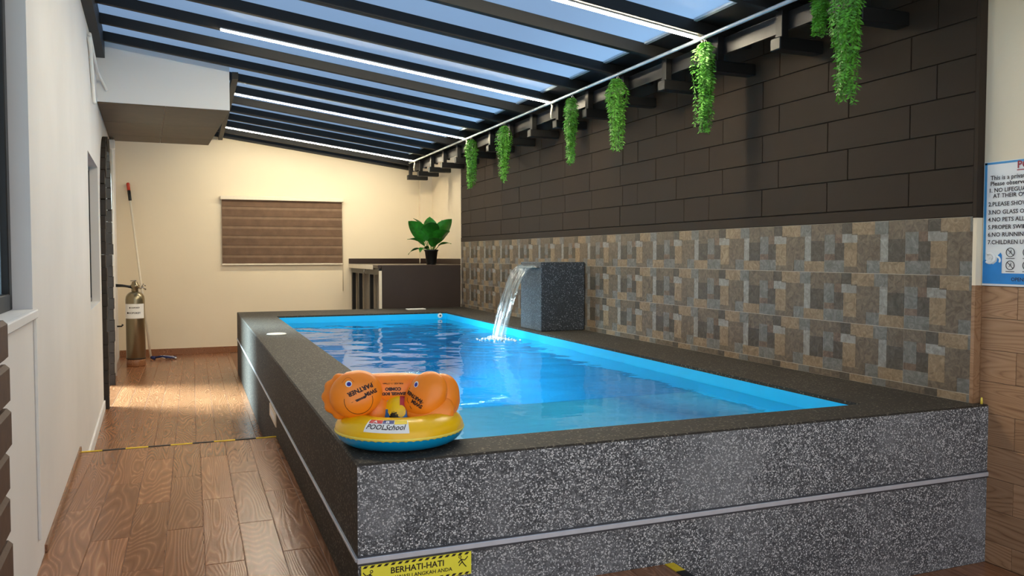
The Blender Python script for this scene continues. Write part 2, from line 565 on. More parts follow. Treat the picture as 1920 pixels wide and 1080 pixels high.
lbox(AD[0], AD[1], ZL - 0.3, ZL - 0.02)
ac = (AD[0] + AD[1]) / 2; ar = (AD[1] - AD[0]) / 2; ah = AD[4] - AD[3]
def arch(th, grow=0.0):
    return ac - (ar + grow) * cos(th), AD[3] + (ah + grow) * sin(th)
NA = 18
for i in range(NA):
    (ya, za), (yb, zb) = arch(pi * i / NA), arch(pi * (i + 1) / NA)
    vs = [lw(d, y, z) for d in (0, -TH) for y, z in ((ya, za), (yb, zb), (yb, zt), (ya, zt))]
    wl.add(vs, [(3, 2, 1, 0), (4, 5, 6, 7), (0, 1, 5, 4), (2, 3, 7, 6), (1, 2, 6, 5), (3, 0, 4, 7)])
wall_left = tag(wl.build('wall_left', 'white_paint'), 'off-white plastered side wall with two windows and an arched doorway', kind='structure')
tag(MB().box(-TH, -0.02, -1.5, YB + 0.2, zt + 0.001, 7.2, fn=lw).build('wall_roof_shade', 'white_paint'), 'unseen wall added above the side wall to shade the pool roof', kind='structure')  # added out of view, shades the left end of the roof sheets
# window 1: black frame set back in the wall
def window(name, W, label, jamb, mull, glass):
    y0, y1, z0, z1 = W
    w = thing(name, lw(-0.1, (y0 + y1) / 2, z0), label, None, kind='structure')
    off = w.location
    def put(nm, mb, mat):
        o = mb.build(nm, mat, w); o.location = -off; return o
    d0, d1 = -0.125, -0.070
    for nm, a in (('window_frame', (y0, y0 + jamb, z0, z1)), ('window_frame', (y1 - jamb, y1, z0, z1)),
                  ('window_frame', (y0, y1, z0, z0 + jamb)), ('window_frame', (y0, y1, z1 - jamb, z1))):
        put(nm, MB().box(d0, d1, *a, fn=lw, bev=0.004), 'frame_black')
    for m in mull:
        put('mullion', MB().box(d0 + 0.01, d1 - 0.005, m - 0.022, m + 0.022, z0 + jamb, z1 - jamb, fn=lw), 'frame_black')
    ys = [y0 + jamb] + list(mull) + [y1 - jamb]
    for a, b in zip(ys[:-1], ys[1:]):
        put('pane', MB().box(-0.102, -0.096, a, b, z0 + jamb, z1 - jamb, fn=lw), glass)
    return w
window('window_1', W1, 'black framed window set in the off-white side wall above the brick quoins', 0.065, (2.6,), 'frosted_glass')
window('window_2', W2, 'small recessed window between the long wall and the arched doorway', 0.04, (), 'tinted_glass')
# arch surround: dark bricks standing proud of the wall
surround = thing('door_1', lw(0, ac, ZL), 'arched doorway edged with dark brown bricks in the side wall', None, kind='structure')
bw, bp = 0.14, 0.045
def sbrick(mb):
    o = mb.build('brick', 'arch_brick', surround); o.location = -surround.location
rb = random.Random(5)
n_leg = 15; hz = (AD[3] - ZL) / n_leg
for s in (0, 1):
    for i in range(n_leg):
        g = rb.uniform(-0.008, 0.006)
        y0, y1 = (AD[0] - bw, AD[0] + 0.01) if s == 0 else (AD[1] - 0.01, AD[1] + bw)
        sbrick(MB().box(-0.05, bp + g, y0, y1, ZL + hz * i + 0.001, ZL + hz * (i + 1) - 0.001, fn=lw, bev=0.003))
n_ar = 17
for i in range(n_ar):
    t0, t1 = pi * (i + 0.04) / n_ar, pi * (i + 0.96) / n_ar
    g = rb.uniform(-0.008, 0.006)
    q = [arch(t0, -0.01), arch(t1, -0.01), arch(t1, bw), arch(t0, bw)]
    vs = [lw(d, y, z) for d in (bp + g, -0.05) for y, z in q]
    sbrick(MB().add(vs, [(3, 2, 1, 0), (4, 5, 6, 7), (0, 1, 5, 4), (2, 3, 7, 6), (1, 2, 6, 5), (3, 0, 4, 7)]))
# white vertical bead below the near window
tag(MB().box(0.0, 0.012, 3.695, 3.722, 0.12, 1.05, fn=lw, bev=0.003).build('trim_1', 'white_plastic'),
    'thin white vertical trim strip below the near window corner', kind='structure')
tag(MB().box(-0.002, 0.02, W1[0], W1[1], W1[2] - 0.035, W1[2], fn=lw, bev=0.004).build('trim_2', 'white_paint'),
    'painted sill under the black framed window', kind='structure')
# wooden skirting on the platform and white skirting on the lower floor
tag(MB().box(-0.002, 0.010, 3.9, STEP, 0.0, 0.035, fn=lw, bev=0.002).build('baseboard_left', 'floor_wood'),
    'low wood-look skirting along the side wall above the platform', kind='structure')
tag(MB().box(-0.002, 0.014, STEP, AD[0] - bw, ZL, ZL + 0.09, fn=lw, bev=0.002).build('baseboard_left', 'white_paint'),
    'white painted skirting from the platform edge to the arched doorway', kind='structure')
# brown quoin bricks at the near corner
qn = thing('brick_quoin', lw(0, 2.85, 0), 'stack of dark brown projecting bricks on the wall below the black framed window', 'brickwork')
rq = random.Random(3)
for i in range(8):
    o = MB().box(0.0, 0.030 + rq.uniform(-0.005, 0.005), 2.55, 2.855 + rq.uniform(-0.008, 0.008), 0.135 * i + 0.006, 0.135 * (i + 1) - 0.006, fn=lw, bev=0.012).build('brick', 'quoin_brown', qn)
    o.location = -qn.location

# ------------------------------------------------------------------ back wall, blind
wb = MB().box(-1.35, 3.95, YB, YB + 0.15, ZL - 0.3, 3.45)
tag(MB().box(-1.35, 3.95, YB + 0.02, YB + 0.15, 3.451, 7.2).build('wall_roof_shade', 'cream_paint'), 'unseen tall wall added behind to darken the far roof sheets', kind='structure')  # unseen wall added to keep skylight off the far roof sheets
wall_back = tag(wb.build('wall_back', 'cream_paint'), 'cream painted end wall behind the pool', kind='structure')
tag(MB().box(3.58, 3.785, YB - 0.10, YB, ZL, 2.75).build('trim_3', 'cream_paint'), 'cream painted pilaster in the far corner', kind='structure')
tag(MB().box(LX(YB) + 0.01, 3.78, YB - 0.014, YB, ZL, ZL + 0.10, bev=0.002).build('baseboard_back', 'floor_wood'),
    'wood-look skirting along the cream end wall', kind='structure')
bl = thing('window_blind', (1.36, YB - 0.05, 1.12), 'brown zebra roller blind with white headrail on cream wall', 'blind')
def bput(nm, mb, mat):
    o = mb.build(nm, mat, bl); o.location = -bl.location; return o
bx0, bx1 = 0.425, 2.29
bput('headrail', MB().box(bx0 - 0.012, bx1 + 0.012, YB - 0.085, YB - 0.001, 2.135, 2.195, bev=0.006), 'off_white')
bput('bottom_rail', MB().box(bx0, bx1, YB - 0.055, YB - 0.025, 1.118, 1.142, bev=0.005), 'off_white')
zz = 2.137; i = 0
while zz > 1.145:
    hh = 0.105 if i % 2 == 0 else 0.045
    z1 = max(1.14, zz - hh)
    dd = 0.0 if i % 2 == 0 else 0.006
    bput('fabric_band', MB().box(bx0 + 0.01, bx1 - 0.01, YB - 0.044 + dd, YB - 0.038 + dd, z1, zz), 'blind_dark' if i % 2 == 0 else 'blind_light')
    zz = z1; i += 1
bput('pull_cord', MB().tube([(bx1 + 0.003, YB - 0.03, 2.15), (bx1 + 0.004, YB - 0.02, 1.4), (bx1 + 0.003, YB - 0.016, 0.69)], 0.0045, 6), 'off_white')

# ------------------------------------------------------------------ right wall
XR = 3.60; XN = 3.645
wr = MB()
wr.box(XR + 0.012, 3.80, 2.89, 11.10, ZL - 0.3, 3.1, 0)
wr.box(XN + 0.008, 3.80, -1.2, 2.89, ZL - 0.3, 1.122, 0)
wall_right = tag(wr.build('wall_right', 'dark_grout'), 'long side wall of brown painted blocks above patchwork stone tiles', kind='structure')
tag(MB().box(XN, 3.80, -1.2, 2.885, 1.122, 3.1).build('wall_right', 'cream_paint'), 'cream painted wall behind the rules board', kind='structure')
tag(MB().box(3.785, 3.95, 11.10, YB, ZL - 0.3, 3.1).build('wall_right', 'cream_paint'), 'cream painted side wall beside the dark counter', kind='structure')
# narrow return at the near end of the block wall
tag(MB().box(XR - 0.004, XN + 0.02, 2.872, 2.892, 1.456, 3.0).build('trim_4', 'block_paint'), 'narrow brown painted end of the block wall', kind='structure')
tag(MB().box(XR, XN + 0.02, 2.872, 2.892, 1.122, 1.456).build('trim_5', 'cream_paint'), 'narrow white painted end of the tiled wall', kind='structure')
tag(MB().box(XR, XN + 0.02, 2.872, 2.892, ZL, 1.122).build('trim_6', 'wall_wood'), 'narrow wood-look end of the tiled wall', kind='structure')
# far end of the wall, painted cream
tag(MB().box(XR - 0.002, 3.79, 11.10, 11.112, ZL, 2.9).build('trim_7', 'cream_paint'), 'cream painted far end of the block wall', kind='structure')
# blocks
bcache = {}
rk = random.Random(11)
rowz = [1.532 + 0.1815 * i for i in range(8)]
for r, z0 in enumerate(rowz):
    z1 = min(z0 + 0.1815, 2.93)
    starts = [2.892]
    y = 3.285 if r % 2 == 0 else 3.12
    while y < 11.08:
        starts.append(y)
        L = 0.605
        if r % 2 == 0 and 4.9 < y < 5.5: L = 0.33 if y < 5.2 else 0.42
        if r % 2 == 1 and 5.6 < y < 6.2: L = 0.26
        if y > 9.0: L += rk.uniform(-0.03, 0.03)
        y += L
    starts.append(11.10)
    for a, b in zip(starts[:-1], starts[1:]):
        if b - a < 0.05: continue
        key = (round(b - a - 0.005, 3), round(z1 - z0, 3))
        if key not in bcache:
            bcache[key] = MB().box(0, 0.05, 0, b - a - 0.005, 0, z1 - z0 - 0.005, bev=0.002).mesh('block', 'block_paint')
        link('block', bcache[key], wall_right, (XR + rk.uniform(-0.0015, 0.0015), a + 0.0025, z0 + 0.0025))
o = MB().box(XR - 0.002, XR + 0.04, 2.892, 11.10, 1.464, 1.528, bev=0.003).build('plaster_band', 'block_paint', wall_right)
# patchwork tiles
PATCH = [  # u0 u1 v0 v1 colour, u from the far edge, v from the top
 (0, 75, 0, 45, 1), (75, 115, 0, 45, 2), (115, 205, 0, 50, 0), (205, 255, 0, 50, 3), (255, 315, 0, 70, 1),
 (0, 45, 45, 125, 3), (45, 75, 45, 80, 5), (75, 137, 45, 80, 4), (45, 85, 80, 150, 2), (0, 45, 125, 150, 5),
 (85, 137, 80, 175, 0), (137, 225, 50, 150, 1), (225, 255, 50, 150, 4), (255, 315, 70, 155, 2),
 (0, 85, 150, 200, 3), (85, 175, 175, 200, 1), (137, 175, 150, 175, 1), (175, 225, 150, 200, 3), (225, 315, 155, 200, 0),
 (225, 255, 150, 155, 4), (115, 137, 45, 50, 1)]
TM = ['tile_tan', 'tile_brown', 'tile_dark', 'tile_blue', 'tile_light', 'tile_red', 'tile_joint']
tcache = {}
TW, THH = 0.604, 0.2957
def tile_mesh(ua, ub, va, vb):
    key = (round(ua, 3), round(ub, 3), round(va, 3), round(vb, 3))
    if key in tcache: return tcache[key]
    mb = MB()
    g = 0.0016
    # body
    mb.box(0.0022, 0.012, -ub, -ua, -vb, -va, 6)
    for n, (u0, u1, v0, v1, c) in enumerate(PATCH):
        a0 = max(u0 / 315 * TW, ua + g); a1 = min(u1 / 315 * TW, ub - g)
        b0 = max(v0 / 200 * THH, va + g); b1 = min(v1 / 200 * THH, vb - g)
        if a1 - a0 < 0.004 or b1 - b0 < 0.003: continue
        p = 0.0 + (n * 7 % 5) * 0.0005
        mb.box(p, 0.006, -a1, -a0, -b1, -b0, c)
    tcache[key] = mb.mesh('tile', TM)
    return tcache[key]
ys = [3.30 + TW * n for n in range(14)]        # far edges of the tiles
for ye in ys:
    ua = max(0.0, ye - 11.10)
    ub = min(TW, ye - 2.892)
    if ub - ua < 0.03: continue
    for r in range(3):
        link('tile', tile_mesh(ua, ub, 0, THH), wall_right, (XR, ye, 1.463 - THH * r))
    link('tile', tile_mesh(ua, ub, 0, 0.042), wall_right, (XR - 0.002, ye, 1.463 - THH * 3))
# wood-look planks on the near wall
wp = {}
rk2 = random.Random(21)
for r in range(9):
    z1 = 1.120 - 0.1575 * r; z0 = max(z1 - 0.1575, ZL)
    y = 2.872 - (0.50 if r % 2 else 0.19) - 0.0
    edges = [2.872]
    while y > -0.6:
        edges.append(y); y -= 0.95
    edges.append(-0.6)
    for b, a in zip(edges[:-1], edges[1:]):
        key = (round(b - a, 3), round(z1 - z0, 3))
        if key not in wp:
            wp[key] = MB().box(0, 0.009, 0.0012, b - a - 0.0012, 0.001, z1 - z0 - 0.001, bev=0.001).mesh('plank', 'wall_wood')
        link('plank', wp[key], wall_right, (XN, a, z0))

# ------------------------------------------------------------------ ceiling: beams, frosted sheets, brackets
ce = MB()
def rbox(mb, x0, x1, y0, y1, h0, h1, mi=0, bev=0.0):
    mb.box(x0, x1, y0, y1, h0, h1, mi, bev, fn=lambda x, y, z: (x, y, roof_z(x) + z))
YR0 = 4.67 - PITCH * 7
rbox(ce, 3.15, 3.62, YR0, YB, BH, BH + 0.04)          # dark cover beyond the sheets
ceiling = tag(ce.build('ceiling', 'beam_black'), 'sloping black steel roof with frosted blue sheets between the beams', kind='structure')
o = MB().box(-0.02, 0.075, YR0, 8.70, 0.0, 0.20, fn=lambda d, y, z: (LX(y) + d, y, roof_z(LX(y)) - 0.12 + z)).build('edge_beam', 'beam_black', ceiling)
MB().box(0.40, 0.46, 8.70, YB, roof_z(0.43) - 0.06, roof_z(0.43) + 0.01).build('edge_beam', 'beam_black', ceiling)
beam_y = []
k = -7
while 4.67 + PITCH * k < YB - 0.02:
    beam_y.append((k, 4.67 + PITCH * k)); k += 1
bm_me = None
for k, y in beam_y:
    mb = MB(); rbox(mb, -1.05, 3.60, -0.05, 0.0, 0, BH, bev=0.003)
    if bm_me is None: bm_me = mb.mesh('roof_beam', 'beam_black')
    link('roof_beam', bm_me, ceiling, (0, y, 0))
mb = MB(); rbox(mb, -1.05, 3.60, YB - 0.07, YB - 0.002, -0.02, BH + 0.03); mb.build('roof_beam', 'beam_black', ceiling)
ymids = [y - 0.025 for k, y in beam_y] + [YB]
sh = {}
for a, b in zip(ymids[:-1], ymids[1:]):
    key = round(b - a, 3)
    if key not in sh:
        mb = MB(); rbox(mb, -1.05, 3.13, 0.003, b - a - 0.003, BH + 0.002, BH + 0.010)
        sh[key] = mb.mesh('roof_sheet', 'roof_sheet')
    link('roof_sheet', sh[key], ceiling, (0, a, 0))
    key2 = ('s', key)
    if key2 not in sh:
        mb = MB(); rbox(mb, 3.125, 3.15, 0.03, b - a - 0.03, BH - 0.012, BH + 0.012)
        sh[key2] = mb.mesh('sheet_edge_profile', 'rail_metal')
    link('sheet_edge_profile', sh[key2], ceiling, (0, a, 0))
post = MB().box(3.295, 3.345, -0.085, -0.025, 2.57, roof_z(3.32) + 0.005, bev=0.003).mesh('bracket_post', 'bracket_black')
arm = MB().box(3.27, 3.60, -0.10, -0.01, 2.50, 2.575, bev=0.005).mesh('bracket_arm', 'bracket_black')
for k, y in beam_y:
    if y < 1.0: continue
    link('bracket_post', post, ceiling, (0, y, 0)); link('bracket_arm', arm, ceiling, (0, y, 0))
fas = MB().box(3.352, 3.360, 0.0, PITCH - 0.008, 2.625, roof_z(3.36) + 0.01).mesh('fascia_plate', 'fascia_metal')
for k, y in beam_y:
    if 1.0 < y < YB - PITCH: link('fascia_plate', fas, ceiling, (0, y - 0.05, 0))

# hanging rail
RX, RZ = 3.215, 2.731
tag(MB().tube([(RX, 1.2, RZ), (RX, 12.55, RZ)], 0.013, 10).build('hanging_rail', 'rail_metal'), 'thin silver rail under the roof edge carrying the hanging ferns', 'rail')

# LED bars under the beams
def light_bar(y, xa, label):
    L = thing('light_bar', (xa, y - 0.004, roof_z(xa) - 0.01), label, 'light')
    xb = 3.185
    mb = MB(); rbox(mb, xa, xb, y - 0.020, y + 0.016, -0.010, 0.0); o = mb.build('housing', 'alu', L); o.location = -L.location
    mb = MB(); rbox(mb, xa + 0.004, xb - 0.004, y - 0.016, y + 0.012, -0.019, -0.0102); o = mb.build('diffuser', 'led', L); o.location = -L.location
    pts = [(xb, y, roof_z(xb) - 0.008), (xb + 0.03, y + 0.004, RZ + 0.012), (xb + 0.045, y - 0.012, RZ - 0.03), (xb + 0.03, y - 0.02, RZ - 0.10), (xb + 0.035, y - 0.012, RZ - 0.15)]
    o = MB().tube(pts, 0.009, 6).build('cable', 'off_white', L); o.location = -L.location
light_bar(4.67, 0.24, 'warm white light bar crossing the roof by the thickest hanging fern')
light_bar(7.13, 0.24, 'warm white light bar ending just before the white bulkhead')
light_bar(9.72, 0.45, 'warm white light bar ending behind the white bulkhead')
light_bar(12.28, 0.40, 'warm white light bar closest to the cream end wall')

# ------------------------------------------------------------------ bulkhead at the left
BY0, BY1 = 8.72, 11.50; BZ = 2.745; BXR = 0.375
def bx(y): return BXR - 0.055 * (y - BY0)
bk = MB()
vs = []
for y in (BY0, BY1):
    vs += [(LX(y) - 0.02, y, BZ), (bx(y), y, BZ - 0.008), (bx(y), y, roof_z(bx(y)) + BH - 0.012), (LX(y) - 0.02, y, roof_z(LX(y)) + BH - 0.012)]
bk.add(vs, [(0, 1, 2, 3), (7, 6, 5, 4), (1, 5, 6, 2), (4, 0, 3, 7), (3, 2, 6, 7), (4, 5, 1, 0)])
bulk = tag(bk.build('ceiling_bulkhead', 'bulkhead_white'), 'white boxed bulkhead with brown underside hanging below the roof', kind='structure')
# underside panels
us = [0, 0.5, 1.0]; vs_ = [0, 0.42, 0.80, 1.0]
for i in range(2):
    for j in range(3):
        q = []
        for (u, v) in ((us[i], vs_[j]), (us[i + 1], vs_[j]), (us[i + 1], vs_[j + 1]), (us[i], vs_[j + 1])):
            y = BY0 + (BY1 - BY0) * v
            x = LX(y) + 0.0 + (bx(y) - LX(y)) * u
            q.append((x, y))
        cx = sum(p[0] for p in q) / 4; cy_ = sum(p[1] for p in q) / 4
        q = [(x + (0.003 if x < cx else -0.003), y + (0.003 if y < cy_ else -0.003)) for x, y in q]
        top = [(x, y, BZ - 0.002) for x, y in q]; bot = [(x, y, BZ - 0.016) for x, y in q]
        MB().add(bot + top, [(3, 2, 1, 0), (4, 5, 6, 7), (0, 1, 5, 4), (1, 2, 6, 5), (2, 3, 7, 6), (3, 0, 4, 7)]).build('panel', 'brown_panel', bulk)
# white cables and conduit on the side wall
c1 = [lw(0.018, 7.35, 3.02), lw(0.016, 7.55, 2.95), lw(0.016, 7.75, 2.75), lw(0.02, 7.80, 2.62), lw(0.03, 7.72, 2.56)]
tag(MB().tube(c1, 0.016, 8).build('cable', 'white_plastic'), 'white cable looping down the wall near the roof edge', 'cable')
c2 = [lw(0.02, 7.4, 3.06), lw(0.018, 8.0, 3.01), lw(0.02, 8.45, 2.97), (LX(8.7) + 0.05, 8.70, 2.93), (LX(8.7) + 0.09, 8.705, 2.85)]
tag(MB().tube(c2, 0.014, 8).build('cable', 'white_plastic'), 'white cable running from the wall onto the white bulkhead', 'cable')
cp = thing('conduit', lw(0.03, 11.28, ZL), 'white vertical conduit on the wall beyond the arched doorway', 'conduit')
for nm, mb in (('pipe', MB().tube([lw(0.025, 11.28, ZL + 0.002), lw(0.025, 11.28, BZ - 0.02)], 0.017, 10)),
               ('junction_box', MB().box(0.0, 0.065, 11.22, 11.34, BZ - 0.15, BZ - 0.03, bev=0.01, fn=lw))):
    o = mb.build(nm, 'white_plastic', cp); o.location = -cp.location

# ------------------------------------------------------------------ pool
pool = thing('swimming_pool', ((PX0 + PX1) / 2, PY0, ZL), 'raised rectangular pool of dark pebble aggregate with bright blue liner', 'pool')
def pput(nm, mb, mat, parent=None):
    o = mb.build(nm, mat, pool); o.location = -pool.location; return o
# walls: side material 0, top material 1
def wallpiece(x0, x1, y0, y1):
    mb = MB(); c = 0.008
    vs = [(x0, y0, ZL), (x1, y0, ZL), (x1, y1, ZL), (x0, y1, ZL),
          (x0, y0, RIM - c), (x1, y0, RIM - c), (x1, y1, RIM - c), (x0, y1, RIM - c)]
    mb.add(vs, [(3, 2, 1, 0), (0, 1, 5, 4), (1, 2, 6, 5), (2, 3, 7, 6), (3, 0, 4, 7)], 0)
    return mb
# one continuous rim ring
body = MB()
O = [(PX0, PY0), (XN, PY0), (XN, 2.87), (XR, 2.87), (XR, PY1), (PX0, PY1)]
I = [(IX0, IY0), (IX1, IY0), (IX1, IY1), (IX0, IY1)]
bv = 0.007
Oi = [(PX0 + bv, PY0 + bv), (XN, PY0 + bv), (XN, 2.87), (XR, 2.87), (XR, PY1 - bv), (PX0 + bv, PY1 - bv)]
n = 6
vs = [(x, y, ZL) for x, y in O] + [(x, y, RIM - bv) for x, y in O] + [(x, y, RIM) for x, y in Oi]
fs0 = [(i, (i + 1) % n, n + (i + 1) % n, n + i) for i in range(n)]
body.add(vs, fs0[:-1], 0)
body.add(vs, fs0[-1:], 1)
body.add(vs, [(n + i, n + (i + 1) % n, 2 * n + (i + 1) % n, 2 * n + i) for i in range(n)], 1)
tv = [(x, y, RIM) for x, y in Oi] + [(x, y, RIM) for x, y in I] + [(x, y, RIM - 0.03) for x, y in I]
body.add(tv, [(0, 1, 2, 3, 7, 6), (3, 4, 8, 7), (4, 5, 9, 8), (5, 0, 6, 9),
              (6, 7, 11, 10), (7, 8, 12, 11), (8, 9, 13, 12), (9, 6, 10, 13)], 1)
pput('pebble_body', body, ['aggregate_side', 'aggregate_top'])
# liner: inside walls, floor, shallow ledge
li = MB()
zf = -0.22; lz = 0.385; ly = 4.42; t_ = 0.012
a0, a1, b0, b1 = IX0 + t_ * 0, IX1 - t_ * 0, IY0, IY1
lt = RIM - 0.018
def quad(p, q, r, s): li.add([p, q, r, s], [(0, 1, 2, 3)])
e = 0.004
x0, x1, y0, y1 = IX0 + e, IX1 - e, IY0 + e, IY1 - e
quad((x0, y0, zf), (x0, y1, zf), (x0, y1, lt), (x0, y0, lt))
quad((x1, y0, lt), (x1, y1, lt), (x1, y1, zf), (x1, y0, zf))
quad((x0, y1, zf), (x1, y1, zf), (x1, y1, lt), (x0, y1, lt))
quad((x0, y0, lt), (x1, y0, lt), (x1, y0, zf), (x0, y0, zf))
quad((x0, ly, zf), (x1, ly, zf), (x1, y1, zf), (x0, y1, zf))
quad((x0, y0, lz), (x1, y0, lz), (x1, ly, lz), (x0, ly, lz))
quad((x0, ly, lz), (x1, ly, lz), (x1, ly, zf), (x0, ly, zf))
pput('blue_liner', li, 'blue_liner')
# aluminium light profile round the pool sides
def profile(mb, mbd, horiz):
    pass
pr = MB(); pr.box(PX0 - 0.004, XN, PY0 - 0.010, PY0 + 0.002, 0.180, 0.200, bev=0.002)
pput('light_strip', pr, 'alu')
pput('strip_edge', MB().box(PX0 - 0.002, XN, PY0 - 0.005, PY0 + 0.002, 0.2005, 0.206), 'alu_dark')
pput('strip_edge', MB().box(PX0 - 0.002, XN, PY0 - 0.005, PY0 + 0.002, 0.172, 0.1795), 'alu_dark')
pput('light_strip', MB().box(PX0 - 0.009, PX0 + 0.002, PY0 + 0.002, PY1, 0.183, 0.197, bev=0.002), 'alu')
# pool inlet nozzle
nz = MB()
R0 = Matrix.Translation((2.985, IY1 - 0.004, 0.488)) @ Matrix.Rotation(radians(90), 4, 'X')
prof = [(0.011, 0.012), (0.017, 0.016), (0.026, 0.014), (0.032, 0.006), (0.033, 0.0)]
tmp = MB().lathe(prof, seg=20)
nz.add([R0 @ Vector(p) for p in tmp.v], [f for f in tmp.f if len(f) == 4], 0, True)
o = pput('inlet_nozzle', nz, 'white_plastic')
pput('nozzle_hole', MB().add([R0 @ Vector((0.0125 * cos(2 * pi * k / 14), 0.0125 * sin(2 * pi * k / 14), 0.011)) for k in range(14)], [tuple(range(14))]), 'black_plastic')

# water surface: real ripples, strongest where the jet lands
import numpy as np
JX, JY = 2.78, 7.40
nx, ny = 150, 420
xs = np.linspace(x0 + 0.0015, x1 - 0.0015, nx); yy = np.linspace(y0 + 0.0015, y1 - 0.0015, ny)
XX, YY = np.meshgrid(xs, yy, indexing='ij')
rng = np.random.RandomState(4)
Z = np.zeros_like(XX)
for i in range(34):
    lam = rng.uniform(0.14, 0.75); th = rng.uniform(0, 2 * pi)
    kx, ky = 2 * pi / lam * cos(th), 2 * pi / lam * sin(th)
    Z += lam * 0.0011 * np.sin(kx * XX + ky * YY + rng.uniform(0, 6.28))
D = np.sqrt((XX - JX) ** 2 + (YY - JY) ** 2)
Z *= 0.28 + 1.25 * np.exp(-(D / 1.7) ** 2) + 0.25 * np.exp(-((YY - 9.2) / 1.2) ** 2)
Z += 0.0055 * np.sin(2 * pi * D / 0.19) * np.exp(-D / 0.55)
Z += 0.016 * np.exp(-(D / 0.10) ** 2)
foam = np.exp(-(D / 0.16) ** 2) * rng.uniform(-1, 1, D.shape) * 0.008
Z += foam
wv = np.stack([XX, YY, Z + WATER], -1).reshape(-1, 3)
ii, jj = np.meshgrid(np.arange(nx - 1), np.arange(ny - 1), indexing='ij')
A = (ii * ny + jj).ravel()
wf = np.stack([A, A + ny, A + ny + 1, A + 1], -1)
# closed body: ripples on top, straight sides, ledge and floor below
nb_ = len(wv)
jl = int(np.searchsorted(yy, ly))
bz = np.where(YY <= yy[jl], lz + 0.002, zf + 0.002)
bvx = np.stack([XX, YY, bz], -1).reshape(-1, 3)
def side(idx): return [(a, b, b + nb_, a + nb_) for a, b in zip(idx[:-1], idx[1:])]
lo = [0, jl, jl + 1, ny - 1]
bf = []
for q0, q1 in zip(lo[:-1], lo[1:]):
    bf.append((nb_ + q0, nb_ + q1, nb_ + (nx - 1) * ny + q1, nb_ + (nx - 1) * ny + q0))
sides = side([i * ny for i in range(nx)])[::1] + side([(nx - 1) * ny + j for j in range(ny)]) + side([i * ny + ny - 1 for i in range(nx)][::-1]) + side(list(range(ny))[::-1])
sides = [f[::-1] for f in sides]
wv = np.concatenate([wv, bvx]); wf = wf.tolist() + bf + sides
wf = np.array([list(f) for f in wf])
wm = MB(); wm.v = [tuple(p) for p in wv.tolist()]; wm.f = [tuple(p) for p in wf.tolist()]; wm.mi = [0] * len(wm.f); wm.sm = [True] * len(wm.f)
tag(wm.build('pool_water', 'water'), 'clear rippling water filling the blue lined pool', 'water')

# ------------------------------------------------------------------ fountain block and falling sheet of water
FX0, FX1, FY0, FY1, FZ1 = 3.125, 3.594, 7.14, 7.66, 1.205
ft = thing('fountain_block', ((FX0 + FX1) / 2, (FY0 + FY1) / 2, RIM), 'dark pebble fountain block on the rim pouring a sheet of water', 'fountain')
def fput(nm, mb, mat):
    o = mb.build(nm, mat, ft); o.location = -ft.location; return o
fput('block_body', MB().box(FX0, FX1, FY0, FY1, RIM + 0.001, FZ1, bev=0.006), 'aggregate_fountain')
fput('spout_lip', MB().box(FX0 - 0.035, FX0 + 0.005, FY0 + 0.045, FY1 - 0.045, 1.150, 1.163, bev=0.002), 'chrome')
fr_ = random.Random(9)
corr = [fr_.uniform(-1, 1) for _ in range(60)]
LIPX, LIPZ, LANDX = FX0 - 0.03, 1.168, JX
def sheet_pt(u, s):
    # u across 0..1 along y, s along the fall 0..1
    tt = s
    y = FY0 + 0.055 + (FY1 - FY0 - 0.11) * u
    nar = 1 - 0.22 * tt
    y = JY + (y - JY) * nar
    x = LIPX - (LIPX - LANDX) * tt
    z = LIPZ - (LIPZ - WATER + 0.01) * (tt ** 2)
    c = corr[int(u * 40) % 60] * 0.012 * tt + 0.006 * sin(u * 40) * tt + 0.005 * sin(u * 23 + 9 * tt)
    return (x + c, y, z + 0.004 * sin(u * 40))
ws = MB().grid(41, 36, lambda i, j: sheet_pt(i / 40, j / 35))
fput('water_sheet', ws, 'falling_water')
for q in range(9):
    u = (q + 0.5 + fr_.uniform(-.3, .3)) / 9
    pts = [Vector(sheet_pt(u, j / 23)) + Vector((-0.004, 0, 0.002)) for j in range(24)]
    rr = [0.006 + 0.003 * sin(j * 0.7 + q) for j in range(24)]
    fput('water_strand', MB().tube(pts, rr, 7), 'falling_water')

fo_ = MB()
for q in range(260):
    d_ = abs(fr_.gauss(0, 0.09)); a_ = fr_.uniform(0, 2 * pi); r_ = fr_.uniform(0.004, 0.011)
    c_ = (JX + d_ * cos(a_) * 0.8, JY + fr_.uniform(-0.16, 0.16) + d_ * sin(a_) * 0.6, WATER + 0.003 + max(0, 0.018 - d_ * 0.12))
    fo_.lathe([(0, -r_), (r_ * 0.85, -r_ * 0.5), (r_, 0), (r_ * 0.8, r_ * 0.55), (0, r_ * 0.95)], c_, 7)
fo = fput('splash_foam', fo_, 'print_white'); fo['kind'] = 'stuff'

# ------------------------------------------------------------------ small things on and round the pool
def ellipse_disc(c, r, h, seg=32):
    return MB().lathe([(r * 0.96, 0), (r, h * 0.4), (r * 0.93, h), (0.0, h)], c, seg)
sk = thing('skimmer_lid', (0.72, 7.79, RIM), 'round white lid lying on the dark pool rim', 'lid')
ellipse_disc((0, 0, 0), 0.092, 0.010).build('cover', 'white_plastic', sk)
MB().lathe([(0.055, 0.0095), (0.058, 0.0125), (0.061, 0.0125), (0.064, 0.0095)], seg=28).build('lid_ring', 'off_white', sk)
o = tag(MB().box(-0.125, 0.125, -0.07, 0.07, 0, 0.012, bev=0.004).build('rim_plate', 'white_plastic'), 'flat white rectangular plate on the far pool rim', 'plate'); o.location = (2.82, 10.70, RIM + 0.0005)
o = tag(MB().lathe([(0.006, 0), (0.0055, 0.02), (0.004, 0.032), (0, 0.034)], seg=10).build('rim_pin', 'seam_yellow'), 'tiny pale yellow pin standing on the rim corner by wood-look wall', 'pin'); o.location = (3.628, 2.845, RIM)
